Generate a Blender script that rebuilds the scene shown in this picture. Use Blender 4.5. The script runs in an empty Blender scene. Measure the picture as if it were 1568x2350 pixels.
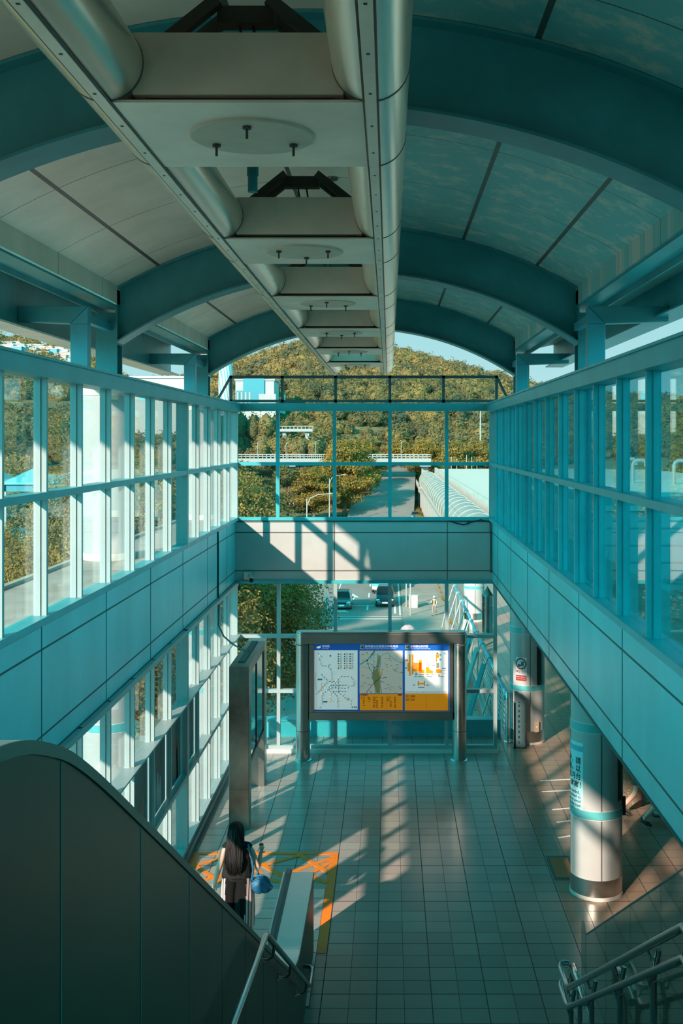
import bpy, bmesh, math, random
import numpy as np
from mathutils import Vector, Matrix, Quaternion, noise as mnoise
random.seed(7)
PI = math.pi
E = 6.8                      # eye height above the concourse floor
F = 2500.0                   # focal length in pixels of a 2350 px tall picture
sc = bpy.context.scene
COL = sc.collection
ORG = {}

def P(px, py, Y):
    """point at distance Y seen at a pixel of the photograph"""
    return ((px - 893) * Y / F, Y, E - (py - 1008) * Y / F)

# ------------------------------------------------------------------ mesh helper
class MB:
    def __init__(s):
        s.v, s.f, s.m, s.uv = [], [], [], None
    def add(s, vs, fs, mi=0):
        b = len(s.v)
        s.v += [tuple(p) for p in vs]
        s.f += [tuple(i + b for i in q) for q in fs]
        s.m += [mi] * len(fs)
        return s
    def box(s, x0, x1, y0, y1, z0, z1, mi=0):
        x0, x1 = min(x0, x1), max(x0, x1); y0, y1 = min(y0, y1), max(y0, y1); z0, z1 = min(z0, z1), max(z0, z1)
        return s.add([(x0,y0,z0),(x1,y0,z0),(x1,y1,z0),(x0,y1,z0),(x0,y0,z1),(x1,y0,z1),(x1,y1,z1),(x0,y1,z1)],
                     [(3,2,1,0),(4,5,6,7),(0,1,5,4),(1,2,6,5),(2,3,7,6),(3,0,4,7)], mi)
    def bar(s, a, b, w, h, mi=0, up=(0,0,1)):
        a, b = Vector(a), Vector(b); d = (b - a).normalized()
        u = Vector(up)
        if abs(d.dot(u)) > .98: u = Vector((0,1,0))
        r = d.cross(u).normalized(); u = r.cross(d)
        vs = []
        for p in (a, b):
            for sx, sy in ((-1,-1),(1,-1),(1,1),(-1,1)):
                vs.append(p + r*sx*w/2 + u*sy*h/2)
        return s.add(vs, [(3,2,1,0),(4,5,6,7),(0,1,5,4),(1,2,6,5),(2,3,7,6),(3,0,4,7)], mi)
    def tube(s, pts, r, n=12, mi=0, cap=True):
        pts = [Vector(p) for p in pts]; k = len(pts)
        rs = r if isinstance(r, (list, tuple)) else [r]*k
        T = []
        for i in range(k):
            t = pts[min(i+1,k-1)] - pts[max(i-1,0)]
            T.append(t.normalized())
        u = Vector((0,0,1)) if abs(T[0].z) < .9 else Vector((1,0,0))
        nrm = (u - T[0]*u.dot(T[0])).normalized()
        vs = []
        for i in range(k):
            if i:
                nrm = nrm - T[i]*nrm.dot(T[i])
                nrm = nrm.normalized() if nrm.length > 1e-6 else T[i].orthogonal().normalized()
            bi = T[i].cross(nrm)
            for j in range(n):
                a = 2*PI*j/n
                vs.append(pts[i] + (nrm*math.cos(a) + bi*math.sin(a))*rs[i])
        fs = []
        for i in range(k-1):
            for j in range(n):
                fs.append((i*n+j, i*n+(j+1)%n, (i+1)*n+(j+1)%n, (i+1)*n+j))
        if cap:
            fs.append(tuple(reversed(range(n)))); fs.append(tuple(range((k-1)*n, k*n)))
        return s.add(vs, fs, mi)
    def cyl(s, a, b, r, n=16, mi=0):
        return s.tube([a, b], r, n, mi)
    def lathe(s, prof, cx, cy, n=32, mi=0, cap=True):
        vs = []
        for r, z in prof:
            for j in range(n):
                a = 2*PI*j/n
                vs.append((cx + r*math.cos(a), cy + r*math.sin(a), z))
        k = len(prof); fs = []
        for i in range(k-1):
            for j in range(n):
                fs.append((i*n+j, i*n+(j+1)%n, (i+1)*n+(j+1)%n, (i+1)*n+j))
        if cap:
            fs.append(tuple(reversed(range(n)))); fs.append(tuple(range((k-1)*n, k*n)))
        return s.add(vs, fs, mi)
    def prism(s, poly, axis, t0, t1, mi=0):
        def mk(a, b, t):
            return {'x': (t, a, b), 'y': (a, t, b), 'z': (a, b, t)}[axis]
        n = len(poly)
        vs = [mk(a, b, t0) for a, b in poly] + [mk(a, b, t1) for a, b in poly]
        fs = [tuple(range(n))[::-1], tuple(range(n, 2*n))] + [(i, (i+1)%n, n+(i+1)%n, n+i) for i in range(n)]
        return s.add(vs, fs, mi)
    def arcband(s, cx, cy, r0, r1, a0, a1, z0, z1, n=10, mi=0):
        """curved plate about a vertical axis"""
        vs = []
        for i in range(n+1):
            a = a0 + (a1-a0)*i/n; c, q = math.cos(a), math.sin(a)
            vs += [(cx+r0*c, cy+r0*q, z0), (cx+r1*c, cy+r1*q, z0), (cx+r1*c, cy+r1*q, z1), (cx+r0*c, cy+r0*q, z1)]
        fs = [(0,1,2,3), tuple(4*n+i for i in (3,2,1,0))]
        for i in range(n):
            for j in range(4):
                fs.append((4*i+j, 4*(i+1)+j, 4*(i+1)+(j+1)%4, 4*i+(j+1)%4))
        return s.add(vs, fs, mi)
    def ball(s, c, r, mi=0, sub=2):
        V, Fc = ICO(sub)
        rr = r if isinstance(r, (tuple, list)) else (r, r, r)
        return s.add([(c[0]+v[0]*rr[0], c[1]+v[1]*rr[1], c[2]+v[2]*rr[2]) for v in V], Fc, mi)
    def build(s, name, mat, parent=None, smooth=False, bevel=0, at=None, fix=True):
        if parent is not None:
            o0 = ORG[parent.name]
        elif at is not None:
            o0 = at
        else:
            xs = [p[0] for p in s.v]; ys = [p[1] for p in s.v]; zs = [p[2] for p in s.v]
            o0 = ((min(xs)+max(xs))/2, (min(ys)+max(ys))/2, min(zs))
        me = bpy.data.meshes.new(name)
        me.from_pydata([(p[0]-o0[0], p[1]-o0[1], p[2]-o0[2]) for p in s.v], [], s.f)
        mats = mat if isinstance(mat, (list, tuple)) else [mat]
        for q in mats: me.materials.append(q)
        if len(mats) > 1: me.polygons.foreach_set('material_index', s.m)
        if smooth: me.polygons.foreach_set('use_smooth', [True]*len(s.f))
        if fix and len(s.f) < 60000:
            bm = bmesh.new(); bm.from_mesh(me); bmesh.ops.recalc_face_normals(bm, faces=bm.faces); bm.to_mesh(me); bm.free()
        me.update()
        o = bpy.data.objects.new(name, me); COL.objects.link(o)
        if parent is not None: o.parent = parent
        else: o.location = o0
        ORG[o.name] = o0
        if bevel:
            b = o.modifiers.new('bevel', 'BEVEL'); b.width = bevel; b.segments = 2; b.limit_method = 'ANGLE'; b.angle_limit = math.radians(50)
        if smooth == 'auto' or (smooth and len(s.f) < 60000):
            try:
                me.shade_auto_smooth if False else None
                bm = bmesh.new(); bm.from_mesh(me)
                for e in bm.edges:
                    if len(e.link_faces) == 2 and e.calc_face_angle(0) > math.radians(42): e.smooth = False
                bm.to_mesh(me); bm.free()
            except Exception: pass
        return o

_ico = {}
def ICO(sub):
    if sub not in _ico:
        bm = bmesh.new(); bmesh.ops.create_icosphere(bm, subdivisions=sub, radius=1)
        bm.verts.ensure_lookup_table()
        _ico[sub] = ([tuple(v.co) for v in bm.verts], [tuple(v.index for v in f.verts) for f in bm.faces]); bm.free()
    return _ico[sub]

def tag(o, label=None, cat=None, group=None, kind=None):
    if label: o['label'] = label
    if cat: o['category'] = cat
    if group: o['group'] = group
    if kind: o['kind'] = kind
    return o
def thing(name, label, cat, loc=(0,0,0), group=None, kind=None, rotz=0):
    o = bpy.data.objects.new(name, None); COL.objects.link(o); o.empty_display_size = .2
    o.location = loc; o.rotation_euler = (0,0,rotz); ORG[o.name] = tuple(loc) if not rotz else tuple(loc)
    return tag(o, label, cat, group, kind)
KIDS = {}
def copy_tree(o, parent=None):
    c = o.copy(); COL.objects.link(c); ORG[c.name] = ORG.get(o.name, (0,0,0))
    if parent is not None: c.parent = parent
    for ch in [q for q in list(o.children)]:
        copy_tree(ch, c)
    return c

# ------------------------------------------------------------------ materials
def nt_new(name):
    m = bpy.data.materials.new(name); m.use_nodes = True
    nt = m.node_tree; nt.nodes.clear()
    out = nt.nodes.new('ShaderNodeOutputMaterial')
    return m, nt, out
def N(nt, t, **kw):
    n = nt.nodes.new(t)
    for k, v in kw.items():
        if k in n.inputs.keys() if hasattr(n.inputs, 'keys') else False: n.inputs[k].default_value = v
        else: setattr(n, k, v)
    return n
def L(nt, a, b): nt.links.new(a, b)
def c4(c): return (c[0], c[1], c[2], 1)
def M(name, col, rough=.5, metal=0., var=0., vs=3., bump=0., bs=40., spec=.5, col2=None, coat=0., stretch=None):
    m, nt, out = nt_new(name)
    p = N(nt, 'ShaderNodeBsdfPrincipled'); L(nt, p.outputs[0], out.inputs[0])
    p.inputs['Base Color'].default_value = c4(col); p.inputs['Roughness'].default_value = rough
    p.inputs['Metallic'].default_value = metal; p.inputs['Specular IOR Level'].default_value = spec
    if coat: p.inputs['Coat Weight'].default_value = coat; p.inputs['Coat Roughness'].default_value = .1
    if var or col2 or bump:
        tc = N(nt, 'ShaderNodeTexCoord'); src = tc.outputs['Object']
        if stretch:
            mp = N(nt, 'ShaderNodeMapping'); mp.inputs['Scale'].default_value = stretch; L(nt, src, mp.inputs[0]); src = mp.outputs[0]
    if var or col2:
        n = N(nt, 'ShaderNodeTexNoise'); n.inputs['Scale'].default_value = vs; n.inputs['Detail'].default_value = 5; n.inputs['Roughness'].default_value = .6
        L(nt, src, n.inputs['Vector'])
        r = N(nt, 'ShaderNodeValToRGB'); r.color_ramp.elements[0].position = .36; r.color_ramp.elements[1].position = .66
        lo = col2 if col2 else tuple(c*(1-var) for c in col)
        r.color_ramp.elements[0].color = c4(lo); r.color_ramp.elements[1].color = c4(col)
        L(nt, n.outputs[0], r.inputs[0]); L(nt, r.outputs[0], p.inputs['Base Color'])
    if bump:
        n2 = N(nt, 'ShaderNodeTexNoise'); n2.inputs['Scale'].default_value = bs; n2.inputs['Detail'].default_value = 4
        L(nt, src, n2.inputs['Vector'])
        b = N(nt, 'ShaderNodeBump'); b.inputs['Strength'].default_value = bump; b.inputs['Distance'].default_value = .02
        L(nt, n2.outputs[0], b.inputs['Height']); L(nt, b.outputs[0], p.inputs['Normal'])
    return m
def math_(nt, op, a, b=None, c=None):
    n = N(nt, 'ShaderNodeMath', operation=op)
    for i, q in enumerate((a, b, c)):
        if q is None: continue
        if isinstance(q, (int, float)): n.inputs[i].default_value = q
        else: L(nt, q, n.inputs[i])
    return n.outputs[0]
def glass_mat(name, tint=(.90,.97,.97), refl=1.0, rough=.015):
    m, nt, out = nt_new(name)
    t = N(nt, 'ShaderNodeBsdfTransparent'); t.inputs[0].default_value = c4(tint)
    g = N(nt, 'ShaderNodeBsdfGlossy'); g.inputs['Roughness'].default_value = rough
    f = N(nt, 'ShaderNodeLayerWeight'); f.inputs[0].default_value = .5
    k = math_(nt, 'MULTIPLY', math_(nt, 'MULTIPLY_ADD', math_(nt, 'POWER', f.outputs['Facing'], 5.), .92, .035), refl)
    mx = N(nt, 'ShaderNodeMixShader'); L(nt, k, mx.inputs[0]); L(nt, t.outputs[0], mx.inputs[1]); L(nt, g.outputs[0], mx.inputs[2])
    L(nt, mx.outputs[0], out.inputs[0]); return m
def linemask(nt, x, period, width, off=0.):
    """1 on a line of the given width at every period"""
    t = math_(nt, 'DIVIDE', math_(nt, 'ADD', x, off + 1000*period), period)
    f = math_(nt, 'FRACT', t)
    d = math_(nt, 'MINIMUM', f, math_(nt, 'SUBTRACT', 1.0, f))
    return math_(nt, 'LESS_THAN', d, width/2/period)
def tile_mat():
    m, nt, out = nt_new('floor_tiles')
    p = N(nt, 'ShaderNodeBsdfPrincipled'); L(nt, p.outputs[0], out.inputs[0])
    g = N(nt, 'ShaderNodeNewGeometry'); s = N(nt, 'ShaderNodeSeparateXYZ'); L(nt, g.outputs['Position'], s.inputs[0])
    T = .335
    a = linemask(nt, s.outputs[0], T, .007, .15); b = linemask(nt, s.outputs[1], T, .012, .05)
    c = linemask(nt, s.outputs[0], T*2, .013, .15); d = linemask(nt, s.outputs[1], T*4, .018, .05)
    k = math_(nt, 'MAXIMUM', math_(nt, 'MAXIMUM', a, b), math_(nt, 'MAXIMUM', c, d))
    ix = math_(nt, 'FLOOR', math_(nt, 'DIVIDE', math_(nt, 'ADD', s.outputs[0], .15), T)); iy = math_(nt, 'FLOOR', math_(nt, 'DIVIDE', math_(nt, 'ADD', s.outputs[1], .05), T))
    cb = N(nt, 'ShaderNodeCombineXYZ'); L(nt, ix, cb.inputs[0]); L(nt, iy, cb.inputs[1])
    w = N(nt, 'ShaderNodeTexWhiteNoise'); L(nt, cb.outputs[0], w.inputs['Vector'])
    r = N(nt, 'ShaderNodeValToRGB'); r.color_ramp.elements[0].color = (.31,.29,.265,1); r.color_ramp.elements[1].color = (.37,.345,.31,1)
    L(nt, w.outputs['Value'], r.inputs[0])
    # darker brown paving to the right of the hall
    rt = math_(nt, 'GREATER_THAN', s.outputs[0], 2.55)
    mx0 = N(nt, 'ShaderNodeMix', data_type='RGBA'); L(nt, rt, mx0.inputs[0]); L(nt, r.outputs[0], mx0.inputs[6]); mx0.inputs[7].default_value = (.34,.235,.17,1)
    n = N(nt, 'ShaderNodeTexNoise'); n.inputs['Scale'].default_value = .9; n.inputs['Detail'].default_value = 6; L(nt, g.outputs['Position'], n.inputs['Vector'])
    dirt = N(nt, 'ShaderNodeMix', data_type='RGBA', blend_type='MULTIPLY'); dirt.inputs[0].default_value = .15
    L(nt, mx0.outputs[2], dirt.inputs[6]); L(nt, n.outputs[0], dirt.inputs[7])
    mx = N(nt, 'ShaderNodeMix', data_type='RGBA'); L(nt, k, mx.inputs[0]); L(nt, dirt.outputs[2], mx.inputs[6]); mx.inputs[7].default_value = (.06,.055,.05,1)
    L(nt, mx.outputs[2], p.inputs['Base Color']); p.inputs['Specular IOR Level'].default_value = .32
    rr = math_(nt, 'ADD', math_(nt, 'MULTIPLY', n.outputs[0], .08), .20)
    L(nt, math_(nt, 'ADD', rr, math_(nt, 'MULTIPLY', k, .4)), p.inputs['Roughness'])
    return m
def roof_mat():
    m, nt, out = nt_new('roof_panels')
    p = N(nt, 'ShaderNodeBsdfPrincipled'); L(nt, p.outputs[0], out.inputs[0]); p.inputs['Roughness'].default_value = .42
    uv = N(nt, 'ShaderNodeUVMap'); s = N(nt, 'ShaderNodeSeparateXYZ'); L(nt, uv.outputs[0], s.inputs[0])
    a = linemask(nt, s.outputs[0], 1.17, .05, .585); b = linemask(nt, s.outputs[1], 2.05, .016, .95)
    k = math_(nt, 'MAXIMUM', a, b)
    n = N(nt, 'ShaderNodeTexNoise'); n.inputs['Scale'].default_value = 1.3; n.inputs['Detail'].default_value = 8; n.inputs['Roughness'].default_value = .65; L(nt, uv.outputs[0], n.inputs['Vector'])
    r = N(nt, 'ShaderNodeValToRGB'); r.color_ramp.elements[0].position = .35; r.color_ramp.elements[1].position = .65
    r.color_ramp.elements[0].color = (.74,.61,.51,1); r.color_ramp.elements[1].color = (.88,.74,.62,1); L(nt, n.outputs[0], r.inputs[0])
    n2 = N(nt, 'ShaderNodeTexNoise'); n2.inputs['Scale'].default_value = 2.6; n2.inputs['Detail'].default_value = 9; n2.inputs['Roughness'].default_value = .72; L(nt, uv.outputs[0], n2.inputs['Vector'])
    wr = N(nt, 'ShaderNodeMapRange'); wr.inputs[1].default_value = -.1; wr.inputs[2].default_value = .5; wr.inputs[3].default_value = -.6; wr.inputs[4].default_value = .10; L(nt, s.outputs[0], wr.inputs[0])  # teal mottling over the right half paints in cool light, left stays warm
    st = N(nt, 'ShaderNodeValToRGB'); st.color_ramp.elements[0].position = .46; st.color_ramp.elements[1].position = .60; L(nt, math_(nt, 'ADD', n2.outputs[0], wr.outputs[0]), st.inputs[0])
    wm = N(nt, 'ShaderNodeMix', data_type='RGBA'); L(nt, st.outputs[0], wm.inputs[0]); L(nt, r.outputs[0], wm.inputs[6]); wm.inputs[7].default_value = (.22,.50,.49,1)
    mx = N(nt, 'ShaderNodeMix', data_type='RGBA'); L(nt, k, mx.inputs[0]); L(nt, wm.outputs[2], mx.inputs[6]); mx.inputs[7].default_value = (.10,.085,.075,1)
    L(nt, mx.outputs[2], p.inputs['Base Color']); return m
def leaf_mat(name, c0, c1, c2, scale=.35):
    m, nt, out = nt_new(name)
    d = N(nt, 'ShaderNodeBsdfPrincipled'); d.inputs['Roughness'].default_value = .65; d.inputs['Specular IOR Level'].default_value = .25
    tr = N(nt, 'ShaderNodeBsdfTranslucent')
    tc = N(nt, 'ShaderNodeNewGeometry')
    n = N(nt, 'ShaderNodeTexNoise'); n.inputs['Scale'].default_value = scale; n.inputs['Detail'].default_value = 7; n.inputs['Roughness'].default_value = .75; L(nt, tc.outputs['Position'], n.inputs['Vector'])
    r = N(nt, 'ShaderNodeValToRGB'); e = r.color_ramp.elements; e[0].position = .30; e[1].position = .70; e[0].color = c4(c0); e[1].color = c4(c2)
    q = e.new(.5); q.color = c4(c1)
    L(nt, n.outputs[0], r.inputs[0]); L(nt, r.outputs[0], d.inputs['Base Color']); L(nt, r.outputs[0], tr.inputs[0])
    mx = N(nt, 'ShaderNodeMixShader'); mx.inputs[0].default_value = .25; L(nt, d.outputs[0], mx.inputs[1]); L(nt, tr.outputs[0], mx.inputs[2])
    L(nt, mx.outputs[0], out.inputs[0]); return m
def stripe_mat(name, ca, cb, period, width, axis=0, rough=.6):
    m, nt, out = nt_new(name)
    p = N(nt, 'ShaderNodeBsdfPrincipled'); L(nt, p.outputs[0], out.inputs[0]); p.inputs['Roughness'].default_value = rough
    tc = N(nt, 'ShaderNodeTexCoord'); s = N(nt, 'ShaderNodeSeparateXYZ'); L(nt, tc.outputs['Object'], s.inputs[0])
    k = linemask(nt, s.outputs[axis], period, width)
    mx = N(nt, 'ShaderNodeMix', data_type='RGBA'); L(nt, k, mx.inputs[0]); mx.inputs[6].default_value = c4(ca); mx.inputs[7].default_value = c4(cb)
    L(nt, mx.outputs[2], p.inputs['Base Color']); return m

white = M('white_panel', (.45,.44,.43), .34, var=.10, vs=1.6)
band_m = M('band_panel', (.12,.58,.62), .38, var=.16, vs=1.1, stretch=(1,1,.4))
seam = M('panel_joint', (.10,.09,.085), .7)
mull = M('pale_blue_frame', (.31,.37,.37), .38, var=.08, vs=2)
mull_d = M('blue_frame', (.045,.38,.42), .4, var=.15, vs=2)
steelpaint = M('blue_steel_paint', (.045,.30,.33), .42, var=.25, vs=1.5)
steelpaint2 = M('blue_column_paint', (.05,.35,.43), .4, var=.2, vs=1.5)
darkframe = M('dark_frame', (.06,.11,.12), .45)
concrete = M('concrete', (.54,.48,.42), .75, var=.3, vs=1.2, bump=.2, bs=30)
soffit = M('pale_soffit', (.68,.62,.54), .6, var=.15, vs=2)
steel = M('brushed_steel', (.50,.47,.44), .30, 1., var=.12, vs=6, stretch=(1,1,12))
steel_bright = M('polished_steel', (.72,.72,.71), .16, 1.)
steel_dark = M('dark_brushed_steel', (.19,.165,.15), .36, 1., var=.25, vs=1.0)
trunk_m = M('trunk_metal', (.86,.70,.56), .27, .6, var=.12, vs=2.5, stretch=(1,.25,1))
plate_m = M('brushed_panel_metal', (.92,.74,.60), .36, .2, var=.2, vs=1.4)
cream = M('cream_plate', (.66,.53,.41), .55, var=.12, vs=6)
box_m = M('box_grey', (.76,.59,.47), .55, var=.12, vs=3)
brown_d = M('dark_brown_steel', (.05,.04,.035), .6)
black = M('black_rubber', (.015,.015,.016), .45)
black_g = M('black_gloss', (.012,.012,.014), .2)
glass = glass_mat('clear_glass')
glass_r = glass_mat('blue_glass', (.60,.90,.93), 1.3)
glass_l = glass_mat('balustrade_glass', (.72,.88,.87), 1.2)
orange = M('orange_paint', (.97,.235,.004), .5, var=.12, vs=9)
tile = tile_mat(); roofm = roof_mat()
granite_wall = M('plaza_stone', (.16,.125,.10), .45, col2=(.08,.06,.05), vs=8)
granite = M('speckled_granite', (.42,.30,.20), .45, col2=(.10,.07,.05), vs=45)
dark_panel = M('dark_panel', (.035,.028,.024), .3)
tealring = M('teal_ring', (.10,.42,.44), .35)
trimc = M('cream_trim', (.66,.60,.54), .5)
SKY_UP, SKY_GLOW, SKY_SIDE, EXPO, SUN_E, SUN_C = 0.20, 4.2, 5.0, 0.0, 12.0, (.93, .66, .54)
# ================================================================== SETTING: the concourse
XL, XR, YE = -3.35, 2.25, 23.7
# floor: hall, plaza to the right, plaza to the left
b = MB()
b.box(-3.6, 2.45, 12.2, 24.9, -.25, 0); b.box(2.45, 13, 2.0, 56, -.25, 0); b.box(-9.5, -3.6, 4, 25, -.25, 0)
tag(b.build('floor', tile), 'grey brown tiled concourse floor with sun stripes', 'floor', kind='structure')
b = MB()
b.box(-3.3, 3.6, -14, 2.2, 4.7, 5.0)
tag(b.build('floor', tile), 'tiled upper landing behind the escalator head', 'floor', kind='structure')

# side bands
def side_band(name, x, sgn, label):
    b = MB()
    b.box(x, x + sgn*.25, -9, YE, E-3.1, E-1.77)
    e = .004*(-sgn)
    for z in (-3.1+.235, -1.77-.26):
        b.box(x+e, x, -9, YE, E+z-.009, E+z+.009, 1)
    for k in range(0, 14):
        y = 22.5 - 2.4*k
        b.box(x+e, x, y-.007, y+.007, E-3.1, E-1.77, 1)
    b.box(x-sgn*.02, x, -9, YE, E-1.80, E-1.765, 1)
    b.box(x-sgn*.012, x, -9, YE, E-3.115, E-3.09, 1)
    return tag(b.build(name, [band_m, seam]), label, 'wall', kind='structure')
side_band('wall_left', XL, -1, 'pale panelled wall band between upper and lower glazing on the left')
side_band('wall_right', XR, 1, 'pale panelled wall band under the glazing on the right')
b = MB(); b.box(XL, XR, YE, YE+.3, E-3.1, E-1.77)
for z in (-2.86, -2.03): b.box(XL, XR, YE-.004, YE, E+z-.011, E+z+.011, 1)
for x in (-1.185, 1.27): b.box(x-.008, x+.008, YE-.004, YE, E-3.1, E-1.77, 1)
b.box(XL, XR, YE-.02, YE, E-1.80, E-1.765, 1); b.box(XL, XR, YE-.012, YE, E-3.12, E-3.095, 1)
tag(b.build('wall_back', [white, seam]), 'pale panelled wall band between the end windows', 'wall', kind='structure')
# slabs outside the bands
b = MB(); b.box(-4.68, -3.62, -9, 26, E-2.75, E-1.80); b.box(-4.68, -4.6, -9, 26, E-1.8, E-1.76)
tag(b.build('trim_1', concrete), 'sunlit concrete ledge outside the left glazing', 'ledge', kind='structure')
b = MB(); b.box(2.52, 3.65, -9, 26, E-2.75, E-2.0)
tag(b.build('trim_2', concrete), 'concrete ledge outside the right glazing', 'ledge', kind='structure')
# kerbs below the lower glazing
b = MB(); b.box(XL-.1, XR+.12, YE-.12, YE+.2, 0, .085)
tag(b.build('baseboard_back', trimc), 'low tiled kerb under the end window', 'kerb', kind='structure')
b = MB(); b.box(XL-.12, XL+.14, 4, YE, 0, .11)
tag(b.build('baseboard_left', darkframe), 'dark kerb under the lower left glazing', 'kerb', kind='structure')
b = MB(); b.box(XL-.3, XR+.3, 24.9, 25.15, -.3, .36); b.box(XL-.3, XR+.3, 24.86, 25.2, .36, .40)
tag(b.build('trim_3', mull_d), 'low parapet outside the end window', 'parapet', kind='structure')

# rear and near walls out of view, added to keep light off the near hall
b = MB(); b.box(-4.9, 3.75, -4.45, -4.15, 4.7, E+3.35)
tag(b.build('added_wall_rear', granite_wall), 'unseen rear wall added to block light from behind the landing', 'wall', kind='structure')
b = MB(); b.box(XL-.25, XL, -4.0, 1.6, E-1.77, E+.7); b.box(XL-.25, XL, 1.7, 10.5, 0, E-3.1)
tag(b.build('added_wall_left', band_m), 'unseen wall on the left, added to darken the near hall', 'wall', kind='structure')
b = MB(); b.box(XR, XR+.25, -4.0, 1.6, E-1.77, E+.7)
tag(b.build('added_wall_right', band_m), 'unseen wall on the right, added to darken the near hall', 'wall', kind='structure')
b = MB(); b.box(-3.6, 10.8, 1.4, 1.7, 0, 4.7); b.box(10.6, 10.8, 1.7, 26, 0, 3.2)  # dark walls added out of view to keep light off the plaza
tag(b.build('added_wall_plaza', granite_wall), 'unseen dark walls added to darken the plaza', 'wall', kind='structure')
b = MB(); b.box(3.67, 11, -4, 14.4, E-3.3, E-2.9)  # slab added out of view to darken the floor below
tag(b.build('added_shade_slab', concrete), 'unseen slab added to shade the near part of the plaza', 'slab', kind='structure')

# glazing -------------------------------------------------------------
MY = [22.5 - 1.2*k for k in range(0, 26)]          # mullion stations
def side_window(idx, x, sgn, z0, z1, mid, y_min, label, gl, sill=None):
    w = thing('window_%d' % idx, label, 'window', (x, 10, z0), kind='structure')
    ys = [YE] + [y for y in MY if y > y_min]
    for i, y in enumerate(ys[1:]):
        b = MB(); b.box(x - sgn*.055, x, y-.026, y+.026, z0, z1); b.box(x, x + sgn*.065, y-.04, y+.04, z0, z1)
        if sgn < 0 and i == 4: b.box(x - sgn*.085, x + sgn*.10, y-.055, y+.055, z0, z1)
        b.build('mullion', mull if sgn < 0 else mull_d, w)
    b = MB(); b.box(x-sgn*.06, x+sgn*.09, YE-.075, YE, z0, z1); b.build('mullion', mull, w)
    rails = [z0 + .035, z1 - .035] + list(mid)
    for z in rails:
        b = MB()
        big = z == z1 - .035 and idx in (1, 2)
        if big: b.box(x - sgn*.13, x + sgn*.14, y_min, YE, z-.06, z+.10); b.box(x - sgn*.16, x + sgn*.16, y_min, YE, z+.10, z+.125)
        else:
            b.box(x - sgn*.08, x + sgn*.09, y_min, YE, z-.035, z+.035)
            if sill and z in sill: b.box(x - sgn*.13, x, y_min, YE, z+.02, z+.045)
        b.build('rail', mull_d if (sgn > 0 or not sill) else mull, w)
    zs = sorted([z0] + list(mid) + [z1])
    for i in range(len(ys)-1):
        for j in range(len(zs)-1):
            b = MB(); b.box(x + sgn*.045, x + sgn*.053, ys[i+1]+.03, ys[i]-.03, zs[j]+.036, zs[j+1]-.036)
            b.build('glass_pane', gl, w)
    return w
side_window(1, XL, -1, E-1.765, E+.68, [E-.54], 1.6, 'upper left glazed wall with sunlit pale blue mullions', glass)
side_window(2, XR, 1, E-1.765, E+.68, [E-.54], 1.6, 'upper right glazed wall in shade with deep blue mullions', glass_r)
side_window(5, XL, -1, .11, E-3.1, [E-4.28, E-5.47], 10.5, 'lower left glazed wall with sunlit sills', glass, sill=(E-4.28,))

def end_window(idx, label, xs, z0, z1, mids, wtop):
    w = thing('window_%d' % idx, label, 'window', (-.55, YE, z0), kind='structure')
    for x in xs:
        b = MB(); b.box(x-.038, x+.038, YE-.05, YE+.07, z0, z1); b.build('mullion', mull if idx == 4 else mull_d, w)
    for z, h in [(z0+.035, .07)] + [(m, .075) for m in mids] + [(z1, wtop)]:
        b = MB(); b.box(xs[0], xs[-1], YE-.055, YE+.075, z-h/2, z+h/2); b.build('rail', mull if idx == 4 and z < z1 else mull_d, w)
    zs = sorted([z0] + list(mids) + [z1])
    for i in range(len(xs)-1):
        for j in range(len(zs)-1):
            b = MB(); b.box(xs[i]+.03, xs[i+1]-.03, YE+.01, YE+.018, zs[j]+.03, zs[j+1]-.03); b.build('glass_pane', glass, w)
    return w
xs_u = [XL+.02, -2.42, -1.185, .02, 1.255, XR-.03]
w3 = end_window(3, 'upper end window with two rows of panes over the street', xs_u, E-1.765, E+.70, [E-.535], .17)
w4 = end_window(4, 'lower end window behind the map board', [XL-.02, -2.40, -1.165, .02, 1.255, 2.31], .085, E-3.1, [E-4.28, E-5.47], .07)
xs_t = [-3.44, -2.32, -1.16, .02, 1.185, 2.34]
w6 = thing('window_6', 'row of five small panes in a dark frame above the end window', 'window', (-.55, YE, E+.82), kind='structure')
for x in xs_t:
    b = MB(); b.box(x-.03, x+.03, YE-.03, YE+.05, E+.79, E+1.38); b.build('mullion', darkframe, w6)
for z in (.83, 1.355):
    b = MB(); b.box(xs_t[0]-.03, xs_t[-1]+.03, YE-.03, YE+.05, E+z-.03, E+z+.03); b.build('rail', darkframe, w6)
for i in range(5):
    b = MB(); b.box(xs_t[i]+.03, xs_t[i+1]-.03, YE+.01, YE+.018, E+.86, E+1.325); b.build('glass_pane', glass, w6)
for x0, x1 in ((-3.44, -3.76), (2.34, 2.62)):
    b = MB(); b.bar((x0, YE, E+1.37), (x1, YE, E+.80), .05, .05); b.build('brace', darkframe, w6)

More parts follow.
